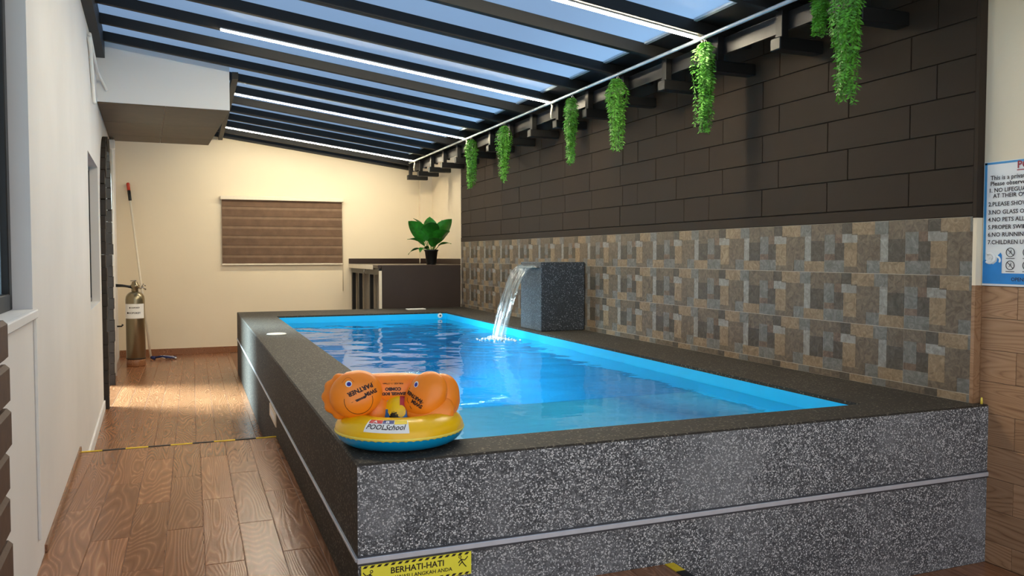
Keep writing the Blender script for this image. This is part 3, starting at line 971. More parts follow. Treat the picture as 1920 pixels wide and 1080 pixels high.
# small plaque on the pool's long side
pq = thing('side_plaque', (PX0 - 0.0005, 6.02, 0.075), 'small cream plaque on the long side of the pool', 'plaque')
MB().box(-0.008, 0, -0.24, 0.24, 0, 0.095, bev=0.002).build('plate', 'off_white', pq)
MB().box(-0.0095, -0.0075, -0.16, 0.16, 0.028, 0.068, bev=0.001).build('label_panel', 'sign_white', pq)

# warning sign on the pool's front
SX0, SX1, SZ0, SZ1 = 0.540, 0.950, 0.085, 0.170
ws_ = thing('warning_sticker', ((SX0 + SX1) / 2, PY0, SZ0), 'yellow BERHATI-HATI warning sticker with black stripes on the pool face', 'sign')
def sput(nm, mb, mat):
    o = mb.build(nm, mat, ws_); o.location = -ws_.location; return o
sput('backing', MB().box(SX0, SX1, PY0 - 0.004, PY0 - 0.0005, SZ0, SZ1), 'sign_yellow')
for zb, zt2 in ((SZ1 - 0.010, SZ1 - 0.0015), (SZ0 + 0.0015, SZ0 + 0.010)):
    st = MB()
    for i in range(16):
        xa = SX0 + 0.004 + i * 0.0252
        st.add([(xa, PY0 - 0.0045, zb), (xa + 0.013, PY0 - 0.0045, zb), (xa + 0.021, PY0 - 0.0045, zt2), (xa + 0.008, PY0 - 0.0045, zt2)], [(0, 1, 2, 3)])
    sput('stripe_row', st, 'ink')
tx = MB()
add_text(tx, 'BERHATI-HATI', 0.031, lambda x, y: (0.745 + x, PY0 - 0.0047, 0.130 + y), 'CENTER', bold=0.0006)
sput('lettering', tx, 'ink'); tx = MB()
add_text(tx, 'SILA AWASI LANGKAH ANDA', 0.0195, lambda x, y: (0.745 + x, PY0 - 0.0047, 0.107 + y), 'CENTER', bold=0.0003)
sput('lettering', tx, 'ink')
def figure(mb, cx, cz, s, flip, plane):
    P = lambda a, b: plane(cx + flip * a * s, cz + b * s)
    def stroke(pts, r):
        mb.tube([P(*p) for p in pts], r * s, 6)
    ring = [(-0.25 + 0.13 * cos(2 * pi * k / 12), 0.80 + 0.13 * sin(2 * pi * k / 12)) for k in range(13)]
    stroke(ring, 0.035)
    stroke([(-0.2, 0.6), (0.0, 0.5), (0.25, 0.42), (0.45, 0.6), (0.58, 0.78)], 0.05)
    stroke([(-0.15, 0.55), (-0.02, 0.3), (0.1, 0.1), (0.3, -0.15), (0.42, -0.28)], 0.05)
    stroke([(0.0, 0.25), (-0.2, 0.1), (-0.35, -0.1)], 0.05)
    stroke([(-0.1, 0.5), (-0.3, 0.35), (-0.42, 0.2)], 0.05)
pl_ = lambda a, b: (a, PY0 - 0.0046, b)
for a in ((0.915, 0.125, 0.036, 1), (0.567, 0.118, 0.036, -1)):
    fg = MB(); figure(fg, *a, pl_); sput('slipping_figure', fg, 'ink')

# ------------------------------------------------------------------ pool rules board on the near wall
BYN, BYF, BZ0, BZ1 = 2.16, 2.868, 1.122, 1.726
rb_ = thing('rules_board', (XN, (BYN + BYF) / 2, BZ0), 'blue bordered white pool rules board above wood-look wall', 'sign')
def rput(nm, mb, mat):
    o = mb.build(nm, mat, rb_); o.location = -rb_.location; return o
xb_ = XN - 0.006
rput('backing', MB().box(xb_, XN - 0.0005, BYN, BYF, BZ0, BZ1), 'sign_white')
bd = MB()
f0 = 0.013
bd.box(xb_ - 0.0012, xb_, BYN + 0.004, BYF - 0.004, BZ1 - f0, BZ1 - 0.003)
bd.box(xb_ - 0.0012, xb_, BYF - f0 - 0.004, BYF - 0.004, BZ0 + 0.01, BZ1 - 0.003)
bd.box(xb_ - 0.0012, xb_, BYN + 0.004, BYN + f0 + 0.004, BZ0 + 0.01, BZ1 - 0.003)
rput('border', bd, 'sign_blue')
wv_ = MB()
P = lambda a, b: (xb_ - 0.0016, BYF - a, BZ0 + b)       # a from the far edge, b from the bottom
pts = [(0.004, 0.01), (0.70, 0.01), (0.70, 0.062), (0.105, 0.062), (0.105, 0.15), (0.098, 0.162), (0.085, 0.150), (0.078, 0.118), (0.06, 0.105), (0.035, 0.112), (0.018, 0.128), (0.004, 0.12)]
wv_.add([P(*p) for p in pts], [tuple(range(len(pts)))])
rput('wave_panel', wv_, 'sign_wave')
cu = MB()
def arcpts(cx, cy, r, t0, t1, n=14): return [P(cx + r * cos(t0 + (t1 - t0) * i / n), cy + r * sin(t0 + (t1 - t0) * i / n)) for i in range(n + 1)]
cu.tube(arcpts(0.042, 0.135, 0.024, -2.4, 2.2), 0.007, 6)
cu.tube(arcpts(0.044, 0.138, 0.009, -1, 4), 0.004, 6)
cu.tube(arcpts(0.078, 0.125, 0.018, -0.6, 1.6), 0.005, 6)
rput('wave_crest', cu, 'print_white')
T2 = lambda a0, b0: (lambda x, y: (xb_ - 0.002, BYF - a0 - x, BZ0 + b0 + y))
tx = MB()
for (s, a0, b0, sz) in [('This is a private pool.', 0.036, 0.515, 0.030), ('Please observe the following:', 0.036, 0.487, 0.030),
        ('1. NO LIFEGUARD ON DUTY', 0.028, 0.455, 0.0285), ('AT THEIR OWN RISK.', 0.052, 0.428, 0.0285),
        ('2.PLEASE SHOWER BEFORE', 0.028, 0.388, 0.0285), ('3.NO GLASS OR ALCOHOL', 0.028, 0.349, 0.0285),
        ('4.NO PETS ALLOWED IN', 0.028, 0.313, 0.0285), ('5.PROPER SWIM ATTIRE', 0.028, 0.276, 0.0285),
        ('6.NO RUNNING OR HORSEPLAY', 0.028, 0.240, 0.0285), ('7.CHILDREN UNDER 18', 0.028, 0.203, 0.0285)]:
    tx = MB(); add_text(tx, s, sz, T2(a0, b0), bold=0.0004); rput('lettering', tx, 'ink')
tx = MB(); add_text(tx, 'OPENING HOURS', 0.024, T2(0.155, 0.026), bold=0.0004)
rput('lettering', tx, 'ink')
tt = MB(); add_text(tt, 'POOL RULES', 0.048, T2(0.172, 0.562), bold=0.001)
tt.box(xb_ - 0.0022, xb_ - 0.001, BYF - 0.50, BYF - 0.172, BZ0 + 0.551, BZ0 + 0.555)
rput('title', tt, 'ink_red')
for r_ in range(2):
    for c_ in range(6):
        ca, cb = 0.148 + 0.085 * c_, 0.163 - 0.062 * r_
        ic = MB(); ic.tube(arcpts(ca, cb, 0.021, 0, 2 * pi, 20), 0.0016, 5)
        ic.tube([P(ca - 0.014, cb + 0.014), P(ca + 0.014, cb - 0.014)], 0.0014, 5)
        figure(ic, ca, cb - 0.004, 0.017, 1 if c_ % 2 else -1, lambda a, b: P(a, b))
        ic.box(xb_ - 0.002, xb_ - 0.001, BYF - ca - 0.022, BYF - ca + 0.022, BZ0 + cb - 0.031, BZ0 + cb - 0.028)
        rput('pictogram', ic, 'ink')

# ------------------------------------------------------------------ dark counter, potted plant
ct = thing('bar_counter', (3.1, 12.2, ZL), 'dark brown bar counter behind the far pool rim', 'counter')
def cput(nm, mb, mat):
    o = mb.build(nm, mat, ct); o.location = -ct.location; return o
CX0, CX1, CY0, CZ = 2.42, 3.78, 11.12, 1.135
cput('front_panel', MB().box(CX0 + 0.03, XR - 0.006, CY0, CY0 + 0.028, ZL, CZ - 0.006, bev=0.002), 'counter_dark')
cput('panel_edge', MB().box(CX0 - 0.004, CX0 + 0.0295, CY0 + 0.004, CY0 + 0.05, ZL, 1.055), 'off_white')
cput('counter_top', MB().box(CX0 - 0.02, CX1 - 0.001, CY0 + 0.028, YB - 0.03, CZ - 0.045, CZ, bev=0.003), 'counter_top')
cput('top_edge', MB().box(CX0 - 0.034, CX0 - 0.0205, CY0 + 0.35, YB - 0.03, CZ - 0.066, CZ - 0.002, bev=0.002), 'off_white')
cput('backsplash', MB().box(CX0 - 0.03, CX1 - 0.001, YB - 0.028, YB - 0.001, CZ + 0.001, CZ + 0.085, bev=0.002), 'backsplash')
cput('backsplash', MB().box(3.575, CX1 - 0.001, YB - 0.128, YB - 0.101, CZ + 0.001, CZ + 0.085, bev=0.002), 'backsplash')
cput('backsplash', MB().box(CX1 - 0.022, CX1 - 0.001, 11.16, YB - 0.129, CZ + 0.001, CZ + 0.085, bev=0.002), 'backsplash')
cput('apron', MB().box(CX0, CX0 + 0.03, CY0 + 0.05, YB - 0.10, CZ - 0.14, CZ - 0.046), 'black_plastic')
for y in (CY0 + 0.72, CY0 + 1.55, YB - 0.12):
    cput('leg', MB().box(CX0, CX0 + 0.055, y - 0.04, y + 0.04, ZL, CZ - 0.141, bev=0.003), 'black_plastic')
cput('inner_panel', MB().box(CX0 + 0.10, CX0 + 0.115, CY0 + 0.05, YB - 0.05, ZL, CZ - 0.10), 'counter_grey')
cput('towel_hook', MB().tube([(CX0 - 0.004, CY0 + 0.95, 1.07), (CX0 - 0.03, CY0 + 0.95, 1.045), (CX0 - 0.03, CY0 + 0.95, 1.0), (CX0 - 0.004, CY0 + 0.95, 0.985)], 0.007, 6), 'chrome')

PXp, PYp = 3.27, 11.50
pp = thing('potted_plant', (PXp, PYp, CZ), 'broad leaved green plant in black pot on dark counter', 'plant')
pot = MB().lathe([(0.068, 0.001), (0.072, 0.01), (0.094, 0.195), (0.104, 0.20), (0.104, 0.222), (0.094, 0.222), (0.088, 0.185), (0, 0.18)], seg=28).build('pot', 'black_plastic', pp)
MB().lathe([(0.0885, 0.186), (0.05, 0.196), (0, 0.198)], seg=20).build('soil', 'soil', pp)
def leaf(az, el, stem, L, Wd, droop, roll=0.0):
    """a broad pointed leaf on a stalk"""
    d = Vector((cos(az), sin(az), 0))
    pts = []; p = Vector((0, 0, 0.19)) + d * 0.02
    ang = el
    ns = 6
    for i in range(ns):
        pts.append(p.copy()); p = p + (d * cos(ang) + Vector((0, 0, sin(ang)))) * (stem / (ns - 1))
    st_ = MB().tube(pts, [0.008 - 0.0006 * i for i in range(ns)], 6)
    side = Vector((-sin(az), cos(az), 0))
    p = pts[-1].copy()
    rows = []
    N = 12
    a2 = ang
    for i in range(N + 1):
        s = i / N
        w = Wd * (sin(pi * min(1, s ** 0.75)) ** 0.8 if 0 < s < 1 else 0.0)
        up = (Vector((0, 0, cos(a2))) - d * sin(a2))
        sd_ = (side * cos(roll) + up * sin(roll)); upr = (up * cos(roll) - side * sin(roll))
        rows.append([p + sd_ * (w * q) + upr * (0.35 * w * abs(q) + 0.006 * sin(9 * s + 3 * q)) for q in (-1, -0.5, 0, 0.5, 1)])
        p = p + (d * cos(a2) + Vector((0, 0, sin(a2)))) * (L / N)
        a2 -= droop / N
    lf = MB().grid(N + 1, 5, lambda i, j: rows[i][j])
    o = lf.build('leaf', 'leaf_green', pp)
    st_.build('stalk', 'stem_green', pp)
LS = [(radians(200), 1.00, 0.17, 0.42, 0.115, 0.45, 0.75), (radians(252), 1.25, 0.14, 0.40, 0.13, 0.9, 0.2), (radians(305), 1.05, 0.12, 0.34, 0.12, 0.9, -0.3),
      (radians(340), 1.12, 0.22, 0.34, 0.12, 0.3, -0.95), (radians(20), 1.35, 0.19, 0.32, 0.10, 0.5, -0.4), (radians(80), 1.3, 0.22, 0.36, 0.10, 0.5, 0.0), (radians(140), 1.25, 0.21, 0.36, 0.10, 0.6, 0.4),
      (radians(190), 0.75, 0.12, 0.30, 0.06, 0.9, 0.2), (radians(225), 0.35, 0.10, 0.24, 0.06, 1.2, 0.2), (radians(170), 0.30, 0.09, 0.26, 0.055, 1.3, 0.0),
      (radians(330), 0.7, 0.10, 0.22, 0.06, 1.0, 0.0), (radians(275), 0.95, 0.08, 0.28, 0.09, 1.0, 0.0)]
for a in LS: leaf(a[0], a[1], a[2], a[3], a[4] * 1.05, a[5], a[6])

# ------------------------------------------------------------------ hanging ferns
def fern_mesh(seed, L, spread, n_st=21):
    r = random.Random(seed)
    mb = MB()
    for s in range(n_st):
        th = r.uniform(0, 2 * pi); rad = spread * sqrt(r.uniform(0.05, 1))
        Ls = L * (r.uniform(0.45, 1.0) if s > 3 else r.uniform(0.92, 1.0))
        seg = int(Ls / 0.0125)
        drift = r.uniform(-0.02, 0.02); drift2 = r.uniform(-0.02, 0.02)
        ph = r.uniform(0, 6)
        prev = None
        for i in range(seg + 1):
            t_ = i / max(1, seg)
            q = min(1.0, t_ * 4.5)
            f = rad * q ** 0.6 * (1.0 - 0.62 * max(0, t_ - 0.25))
            p = Vector((f * cos(th) + drift * t_ + 0.007 * sin(ph + t_ * 9), f * sin(th) + drift2 * t_ + 0.007 * cos(ph + t_ * 8), -0.035 - Ls * t_ + 0.018 * sin(pi * q)))
            if prev is not None and i % 3 == 0:
                mb.add([prev, prev + Vector((0.002, 0, 0)), p + Vector((0.002, 0, 0)), p], [(0, 1, 2, 3)], 1)
            if i % 3 == 0: prev = p
            ll = 0.042 * (1 - 0.35 * t_) * r.uniform(0.7, 1.15)
            a = th + r.uniform(-1.0, 1.0)
            for sg in (0, pi):
                dd = Vector((cos(a + sg + 1.57), sin(a + sg + 1.57), -r.uniform(0.2, 0.9))).normalized()
                sd_ = dd.cross(Vector((cos(a), sin(a), 0.3))).normalized() * 0.0055
                m = p + dd * ll * 0.45
                mb.add([p, m + sd_, p + dd * ll, m - sd_], [(0, 1, 2, 3)], 0)
    return mb.mesh('foliage', ['fern_green', 'stem_green'])
FM = [fern_mesh(1, 0.60, 0.075), fern_mesh(2, 0.60, 0.085), fern_mesh(3, 0.60, 0.065)]
hook_me = MB().tube([(0, 0, 0.0145), (0.0, 0.012, 0.008), (0, 0.0135, 0.0), (0, 0.008, -0.012), (0, 0, -0.02), (0, 0, -0.05)], 0.0025, 6).mesh('hook', 'chrome')
tie_me = MB().tube([(0.0, 0.0, 0.016), (0.012, 0.003, 0.01), (0.016, 0.004, 0.0), (0.008, 0.002, -0.014), (0.03, 0.01, -0.03)], 0.0018, 5).mesh('tie', 'white_plastic')
ferns = [(9.50, 0, 0.0, 0.98, 'hanging fern on the rail beside the third light bar end'),
         (8.37, 1, 1.0, 1.0, 'dense dark hanging fern between the second and third light bars'),
         (6.66, 2, 2.0, 0.99, 'slim hanging fern just before the second light bar end'),
         (5.82, 1, 3.2, 0.96, 'bushy hanging fern midway between two light bars on the rail'),
         (4.62, 0, 4.0, 0.98, 'bright yellow-green hanging fern lit by the light bar end'),
         (3.36, 1, 5.0, 1.02, 'long hanging fern in front of the darkest part of the block wall')]
for y, m, rz, sc, lab in ferns:
    f = thing('hanging_fern', (RX, y, RZ), lab, 'plant', 'ferns hanging from the roof rail')
    fo = link('foliage', FM[m], f); fo.rotation_euler = (0, 0, rz); fo.scale = (1, 1, sc * 1.02)
    link('hook', hook_me, f); link('tie', tie_me, f)
f = thing('hanging_fern', (RX, 3.55, RZ), 'short hanging fern beside the longest fern at the dark block wall', 'plant', 'ferns hanging from the roof rail')
fo = link('foliage', FM[2], f); fo.scale = (0.8, 0.8, 0.42)
link('hook', hook_me, f)

# ------------------------------------------------------------------ filter tank, mop
tk = thing('filter_tank', (-0.74, 12.22, ZL), 'tall stainless steel filter tank with paper label by the end wall', 'tank')
MB().lathe([(0.118, 0.0), (0.122, 0.01), (0.122, 0.085), (0.116, 0.097), (0, 0.098)], seg=28).build('base_ring', 'floor_wood', tk)
MB().lathe([(0.108, 0.0985), (0.122, 0.112), (0.122, 0.92), (0.115, 0.96), (0.095, 0.995), (0.062, 1.018), (0.04, 1.025), (0, 1.026)], seg=36).build('vessel', 'steel_tank', tk)
vessel = tk.children[-1]
MB().lathe([(0.124, 0.102), (0.124, 0.112)], seg=36).build('foot_band', 'black_plastic', tk)
# paper label wrapped round the front
def lab_pt(a, z, r=0.1235):
    th = -pi / 2 + radians(-7) + a / r
    return (r * cos(th), r * sin(th), z)
lm = MB().grid(15, 2, lambda i, j: lab_pt(-0.150 + 0.30 * i / 14, 0.66 + 0.20 * j)).build('paper_label', 'print_white', vessel)
for (sz, aa, zz_, (ca, cb, r_)) in ((0.034, 0.012, 0.725, (-0.083, 0.737, 0.014)), (0.024, 0.025, 0.80, (-0.048, 0.808, 0.010))):
    tl = MB()
    add_text(tl, 'HOPOKEY', sz, lambda x, y: lab_pt(aa + x, zz_ + y, 0.1245), 'CENTER', bold=0.0008)
    tl.add([lab_pt(ca + r_ * cos(2 * pi * k / 12), cb + r_ * sin(2 * pi * k / 12), 0.1245) for k in range(12)], [tuple(range(12))])
    tl.build('label_line', 'ink', vessel)
vh = MB().lathe([(0.04, 1.02), (0.045, 1.035), (0.045, 1.075), (0.06, 1.085), (0.06, 1.11), (0.045, 1.125), (0.035, 1.155), (0.015, 1.17), (0, 1.172)], seg=20).build('valve_head', 'steel_tank', tk)
MB().tube([(-0.03, -0.02, 1.085), (-0.10, -0.03, 1.10), (-0.15, -0.035, 1.108), (-0.235, -0.04, 1.112)], [0.02, 0.016, 0.018, 0.022], 10).build('handle', 'black_plastic', tk)
MB().tube([(0.03, -0.02, 1.075), (0.075, -0.03, 1.07), (0.10, -0.03, 1.085), (0.14, -0.03, 1.05)], 0.011, 8).build('drain_cock', 'chrome', tk)
MB().tube([(0.085, -0.03, 1.08), (0.11, -0.03, 1.13), (0.135, -0.03, 1.10)], 0.008, 8).build('cock_lever', 'chrome', tk)
MB().tube([(-0.055, 0, 1.172), (0.02, 0, 1.178)], 0.006, 6).build('vent_screw', 'chrome', tk)

mp = thing('mop', (-0.55, 12.78, ZL), 'floor mop with red and black grip leaning on the end wall', 'mop')
pa, pb = Vector((-0.585, 12.86, ZL + 0.035)), Vector((-0.875, YB - 0.03, 2.35))
def mput(nm, mb, mat):
    o = mb.build(nm, mat, mp); o.location = -mp.location; return o
g1 = pa.lerp(pb, 0.895); g2 = pa.lerp(pb, 0.955)
mput('pole', MB().tube([pa, g1], 0.016, 10), 'off_white')
mput('grip', MB().tube([g1, pa.lerp(pb, 0.9), g2], [0.018, 0.023, 0.023], 10), 'black_plastic')
mput('grip_end', MB().tube([g2, pa.lerp(pb, 0.995), pb], [0.023, 0.023, 0.015], 10), 'red_plastic')
mput('head_socket', MB().tube([pa, pa + Vector((0.06, -0.02, -0.012))], [0.02, 0.028], 10), 'mop_blue')
rm = random.Random(8)
ms = MB(); mw = MB()
for i in range(26):
    a = rm.uniform(-0.5, 0.35); L = rm.uniform(0.15, 0.32)
    p0 = Vector((-0.535, 12.84, ZL + 0.03)); q = p0 + Vector((L * cos(a) , L * sin(a) * 0.6 - 0.02, -0.008 + rm.uniform(-0.004, 0.012)))
    (mw if i % 5 == 0 else ms).tube([p0, p0.lerp(q, 0.5) + Vector((0, 0, 0.018)), q], 0.011, 6)
mput('mop_strands', ms, 'mop_blue'); mput('mop_strands', mw, 'white_plastic')
hk = tag(MB().tube([lw(0.0, 12.75, 0.26), lw(0.06, 12.75, 0.26), lw(0.075, 12.75, 0.285)], [0.012, 0.01, 0.016], 8).build('wall_tap', 'black_plastic'), 'tiny black tap on the wall beside the steel tank', 'tap')

# ------------------------------------------------------------------ swim ring with toys
RC = Vector((0.757, 3.125, RIM))
RMAJ, RA, RB = 0.172, 0.080, 0.062       # major radius, half width, half height
ring = thing('swim_ring', RC, 'yellow and blue inflatable swim ring on the pool rim corner', 'swim ring')
def tor(a, b, off=0.0):
    r = RMAJ + (RA + off) * cos(b)
    return Vector((r * cos(a), r * sin(a), RB + 0.001 + (RB + off) * sin(b)))
NU, NV = 64, 14
seam = radians(-6)
MB().grid(NU, NV + 1, lambda i, j: tor(2 * pi * i / NU, seam + (pi - 2 * seam + 0.0) * j / NV), wrapu=True).build('upper_half', 'yellow_vinyl', ring)
MB().grid(NU, NV + 1, lambda i, j: tor(2 * pi * i / NU, pi - seam + (pi + 2 * seam) * j / NV), wrapu=True).build('lower_half', 'blue_vinyl', ring)
sm_ = MB()
NS = 168
sm_.grid(NS, 4, lambda i, j: tor(2 * pi * i / NS, seam + (0.02 + 0.035 * sin(i * 2.1) * (j == 0)) + (j - 1.5) * 0.06, 0.003 if 0 < j < 3 else 0.0006), wrapu=True)
sm_.build('seam', 'seam_yellow', ring)
# printed label wrapped on the ring
LA = radians(-116); LB = radians(50)
def lab(u, v, off=0.0012):       # u metres to the viewer's right, v metres upward over the tube
    return tor(LA + u / 0.205, LB + v / 0.071, off)
lp = MB().grid(11, 7, lambda i, j: lab(-0.073 + 0.146 * i / 10, -0.036 + 0.060 * j / 6 - 0.003 * i / 10)).build('printed_label', 'print_white', ring)
def patch(nm, u0, u1, v0, v1, mat):
    MB().grid(6, 3, lambda i, j: lab(u0 + (u1 - u0) * i / 5, v0 + (v1 - v0) * j / 2, 0.0020)).build(nm, mat, lp)
patch('label_tab', -0.068, -0.018, 0.004, 0.024, 'print_red')
patch('label_tab', -0.016, 0.024, 0.004, 0.024, 'print_blue')
patch('label_tab', 0.026, 0.070, 0.001, 0.023, 'print_yellow')
for (w_, sz, u_, v_, kx_, off_, sh_, mat_) in (('POOL', 0.034, -0.068, -0.023, 0.72, 0.0024, 0.15, 'ink'), ('School', 0.037, -0.005, -0.024, 0.64, 0.0024, 0.4, 'ink'),
        ('A', 0.019, -0.052, 0.006, 1.3, 0.0028, 0.0, 'print_white'), ('B', 0.019, -0.006, 0.006, 1.3, 0.0028, 0.0, 'print_white')):
    tx = MB(); add_text(tx, w_, sz, lambda x, y: lab(u_ + x * kx_, v_ + y * 0.9, off_), bold=0.0004, shear=sh_)
    tx.build('lettering', mat_, lp)

# coloured beach toy in the ring's hole
by = thing('beach_ball', RC + Vector((0.005, 0.02, 0.002)), 'small half inflated blue red and yellow beach toy inside the ring', 'ball')
def ballp(a, b, r=0.082, off=0.0): return Vector(((r + off) * cos(a) * cos(b), (r + off) * sin(a) * cos(b), r * 1.12 + (r * 1.12 + off) * sin(b)))
for i, (mt) in enumerate(['toy_yellow', 'toy_red', 'toy_clear', 'toy_yellow', 'toy_red', 'toy_clear']):
    a0_ = 2 * pi * i / 6 + radians(-164); a1_ = a0_ + 2 * pi / 6
    MB().grid(7, 9, lambda p, q: ballp(a0_ + (a1_ - a0_) * p / 6, radians(26) + radians(64) * q / 8)).build('gore', mt, by)
MB().grid(37, 8, lambda p, q: ballp(2 * pi * p / 36, radians(-90) + radians(116) * q / 7)).build('lower_shell', 'toy_blue', by)
for (a, b, mt, w) in ((-2.15, 0.50, 'toy_yellow', 0.026), (-1.75, 0.40, 'toy_yellow', 0.020), (-1.05, 0.35, 'black_plastic', 0.024), (-2.1, 0.15, 'black_plastic', 0.018), (-1.2, -0.05, 'black_plastic', 0.016)):
    MB().grid(13, 5, lambda i, j: ballp(a + (w * j / 4 * cos(2 * pi * i / 12)) / 0.08, b + (w * j / 4 * sin(2 * pi * i / 12)) / 0.075, off=0.0016)).build('print_spot', mt, by)

# orange float: two fish-shaped arm floats joined by a body float
fl_ = thing('arm_float_vest', RC + Vector((0, 0, 0.13)), 'orange inflatable swim vest with two fish faced arm floats on the ring', 'swim vest')
class Pillow:
    """closed puffed shape: outline in its own plane, puffed along the normal"""
    def __init__(self, c, right, up, outline, thick, sag=None):
        self.c = Vector(c); self.r = Vector(right).normalized()
        u = Vector(up); self.u = (u - self.r * u.dot(self.r)).normalized()
        self.n = self.r.cross(self.u)
        self.outline = outline; self.t = thick
    def rad(self, th):
        return self.outline(th)
    def at(self, a, b, side=1, off=0.0):
        th = atan2(b, a); R = self.rad(th); s = min(1.0, sqrt(a * a + b * b) / R)
        h = self.t * (1 - s ** 2.2) ** 0.55 if s < 1 else 0.0
        return self.c + self.r * a + self.u * b + self.n * (side * (h + off))
    def mesh(self, nm, mat, parent, N=56, M=14):
        mb = MB()
        for side in (1, -1):
            vs = [self.at(0, 0, side)]
            for j in range(1, M + 1):
                s = sin(0.5 * pi * j / M)
                for i in range(N):
                    th = 2 * pi * i / N; R = self.rad(th) * s
                    if j < M: vs.append(self.at(R * cos(th), R * sin(th), side))
                    else: vs.append(self.c + self.r * (R * cos(th)) + self.u * (R * sin(th)))
            fs = [(0, 1 + i, 1 + (i + 1) % N) for i in range(N)]
            for j in range(M - 1):
                for i in range(N):
                    i2 = (i + 1) % N
                    fs.append((1 + j * N + i, 1 + (j + 1) * N + i, 1 + (j + 1) * N + i2, 1 + j * N + i2))
            if side < 0: fs = [f[::-1] for f in fs]
            mb.add(vs, fs, 0, True)
        o = mb.build(nm, mat, parent); o.location = -fl_.location
        self.obj = o
        return o
def on(p, nm, mat, geo, parent):
    """decoration lying on a pillow's front: list of (verts2d, faces)"""
    mb = MB()
    for vs, fs in geo: mb.add([p.at(a, b, 1, 0.0016) for a, b in vs], fs)
    return mb.build(nm, mat, p.obj)
def disc2(ca, cb, ra, rb, n=18):
    return ([(ca, cb)] + [(ca + ra * cos(2 * pi * k / n), cb + rb * sin(2 * pi * k / n)) for k in range(n)], [(0, 1 + k, 1 + (k + 1) % n) for k in range(n)])
def line2(pts, w):
    vs = []; fs = []
    for i, (a, b) in enumerate(pts):
        a2, b2 = pts[min(i + 1, len(pts) - 1)]; a1, b1 = pts[max(i - 1, 0)]
        dx, dy = a2 - a1, b2 - b1; L = sqrt(dx * dx + dy * dy) or 1
        vs += [(a - dy / L * w, b + dx / L * w), (a + dy / L * w, b - dx / L * w)]
    for i in range(len(pts) - 1): fs.append((2 * i, 2 * i + 1, 2 * i + 3, 2 * i + 2))
    return (vs, fs)
def txt2(s, size, ca, cb, rot, align='CENTER', **kw):
    vs, fs = text_geo(s, size, align, **kw)
    return ([(ca + x * cos(rot) - y * sin(rot), cb + x * sin(rot) + y * cos(rot)) for x, y in vs], fs)
yaw = radians(-13)
right = Vector((cos(yaw), sin(yaw), 0)); back = Vector((-sin(yaw), cos(yaw), 0)); up = Vector((0, 0, 1))
PXM = 0.00207       # metres for a pixel at this distance
def spot(dx, dy, depth):    # dx, dy in metres right / up of the ring's centre, depth away from the viewer
    return RC + right * dx + up * dy + back * depth
# left fish
pl1 = Pillow(spot(-0.168, 0.202, -0.058), right * 1.0 + back * 0.12, up + back * 0.28, lambda th: 0.096 + 0.006 * cos(2 * th - 0.6), 0.052)
fish1 = pl1.mesh('arm_float', 'orange_vinyl', fl_)
pl1b = Pillow(spot(-0.205, 0.190, -0.030), right * 1.0 + back * 0.05, up + back * 0.30, lambda th: 0.086 + 0.010 * abs(sin(th * 5.5)), 0.030)
pl1b.mesh('frill_fin', 'orange_vinyl', fl_)
# right fish, turned and tilted
def fish_out2(th):
    R = 0.092 + 0.012 * cos(2 * (th - 1.1))
    return R
pl2 = Pillow(spot(0.100, 0.182, -0.045), right * 1.0 - back * 0.45, up * 1.0 + back * 0.30 - right * 0.12, fish_out2, 0.052)
fish2 = pl2.mesh('arm_float', 'orange_vinyl', fl_)
pl3 = Pillow(spot(0.168, 0.178, -0.020), right * 1.0 + back * 0.35, up + right * 0.10 + back * 0.25, lambda th: 0.072 + 0.018 * abs(sin(th)) ** 1.5, 0.045)
pl3.mesh('tail_fin', 'orange_vinyl', fl_)
pl5 = Pillow(spot(0.118, 0.130, -0.060), right * 1.0 - back * 0.2, up + back * 0.5, lambda th: 0.060 + 0.035 * abs(cos(th)) ** 1.5, 0.035)
pl5.mesh('lower_fin', 'orange_vinyl', fl_)
# body float across the back
def body_out(th):
    c, s = abs(cos(th)), abs(sin(th))
    return 1.0 / ((c / 0.165) ** 3 + (s / 0.066) ** 3) ** (1 / 3)
pl4 = Pillow(spot(-0.040, 0.200, 0.045), right, up + back * 0.35, body_out, 0.050)
bodyf = pl4.mesh('body_float', 'orange_vinyl', fl_, 72)
pl6 = Pillow(spot(-0.092, 0.118, 0.0), right + back * 0.3, up + back * 0.2, lambda th: 0.055 + 0.012 * abs(sin(th)), 0.045)
pl6.mesh('body_lobe', 'orange_vinyl', fl_)
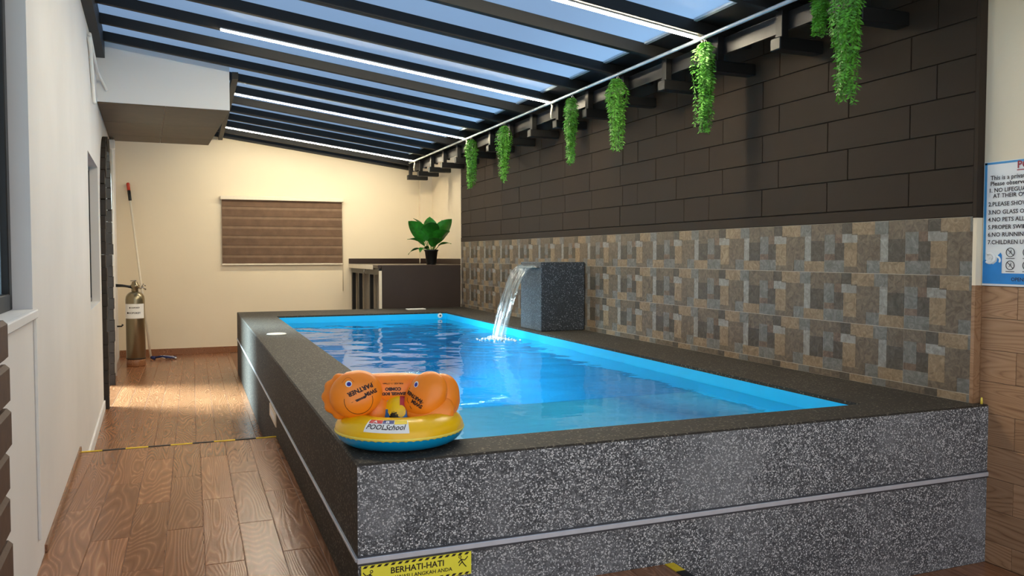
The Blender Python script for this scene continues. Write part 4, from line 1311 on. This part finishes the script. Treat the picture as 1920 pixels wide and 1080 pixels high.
# prints
on(pl1, 'eye_white', 'print_white', [disc2(-0.030, 0.034, 0.0125, 0.0125)], fl_)
on(pl1, 'eyelid_line', 'ink_orange', [line2([(-0.055 + 0.046 * q / 10, 0.040 + 0.020 * sin(pi * q / 10)) for q in range(11)], 0.0007)], fl_)
on(pl2, 'eye_white', 'print_white', [disc2(-0.026, 0.044, 0.0105, 0.0125)], fl_)
def on2(p, nm, mat, geo, off):
    mb = MB()
    for vs, fs in geo: mb.add([p.at(a, b, 1, off) for a, b in vs], fs)
    mb.build(nm, mat, p.obj)
on2(pl1, 'eye_pupil', 'eye_blue', [disc2(-0.029, 0.033, 0.0085, 0.0085)], 0.0026)
on2(pl2, 'eye_pupil', 'eye_blue', [disc2(-0.026, 0.043, 0.0068, 0.0085)], 0.0026)
ro = radians(22)
on(pl1, 'mouth_line', 'ink', [line2([(0.006 + 0.054 * cos(t_), -0.030 + 0.050 * sin(t_)) for t_ in [pi * 0.95 + pi * 1.15 * q / 20 for q in range(21)]], 0.0008)], fl_)
for pts_ in ([(-0.034, 0.000), (0.062, 0.040)], [(-0.022, -0.038), (0.056, -0.006)]):
    on(pl1, 'print_line', 'ink', [line2(pts_, 0.0006)], fl_)
for g_ in (('PARTNER', 0.024, 0.010, 0.017, ro + pi), ('SWIM', 0.020, 0.050, 0.004, ro + pi), ('SEANGEL', 0.010, 0.012, -0.022, ro + pi)):
    on(pl1, 'lettering', 'ink', [txt2(*g_, bold=0.0009)], fl_)
ro2 = radians(-28)
for pts_ in ([(-0.058, 0.030), (-0.040, 0.004), (0.002, -0.018), (0.012, -0.026), (-0.004, -0.032)], [(-0.062, 0.022), (-0.060, -0.02), (-0.038, -0.052)]):
    on(pl2, 'mouth_line', 'ink', [line2(pts_, 0.001)], fl_)
for g_ in (('PARTNER', 0.019, -0.026, 0.002, ro2 + pi), ('SWIM', 0.020, -0.012, -0.026, ro2 + pi)):
    on(pl2, 'lettering', 'ink', [txt2(*g_, bold=0.0009)], fl_)
for g_, b_ in ((('SEANGEL BODY', 0.0145, 0.014, -0.022, pi), 0.0008), (('COMBO', 0.017, 0.014, -0.003, pi), 0.0009), (('FOR AGE - 1 - 2 Years', 0.0085, 0.014, 0.016, pi), 0.0002), (('1 - 2', 0.007, 0.014, 0.029, pi), 0.0)):
    on(pl4, 'lettering', 'ink', [txt2(*g_, bold=b_)], fl_)
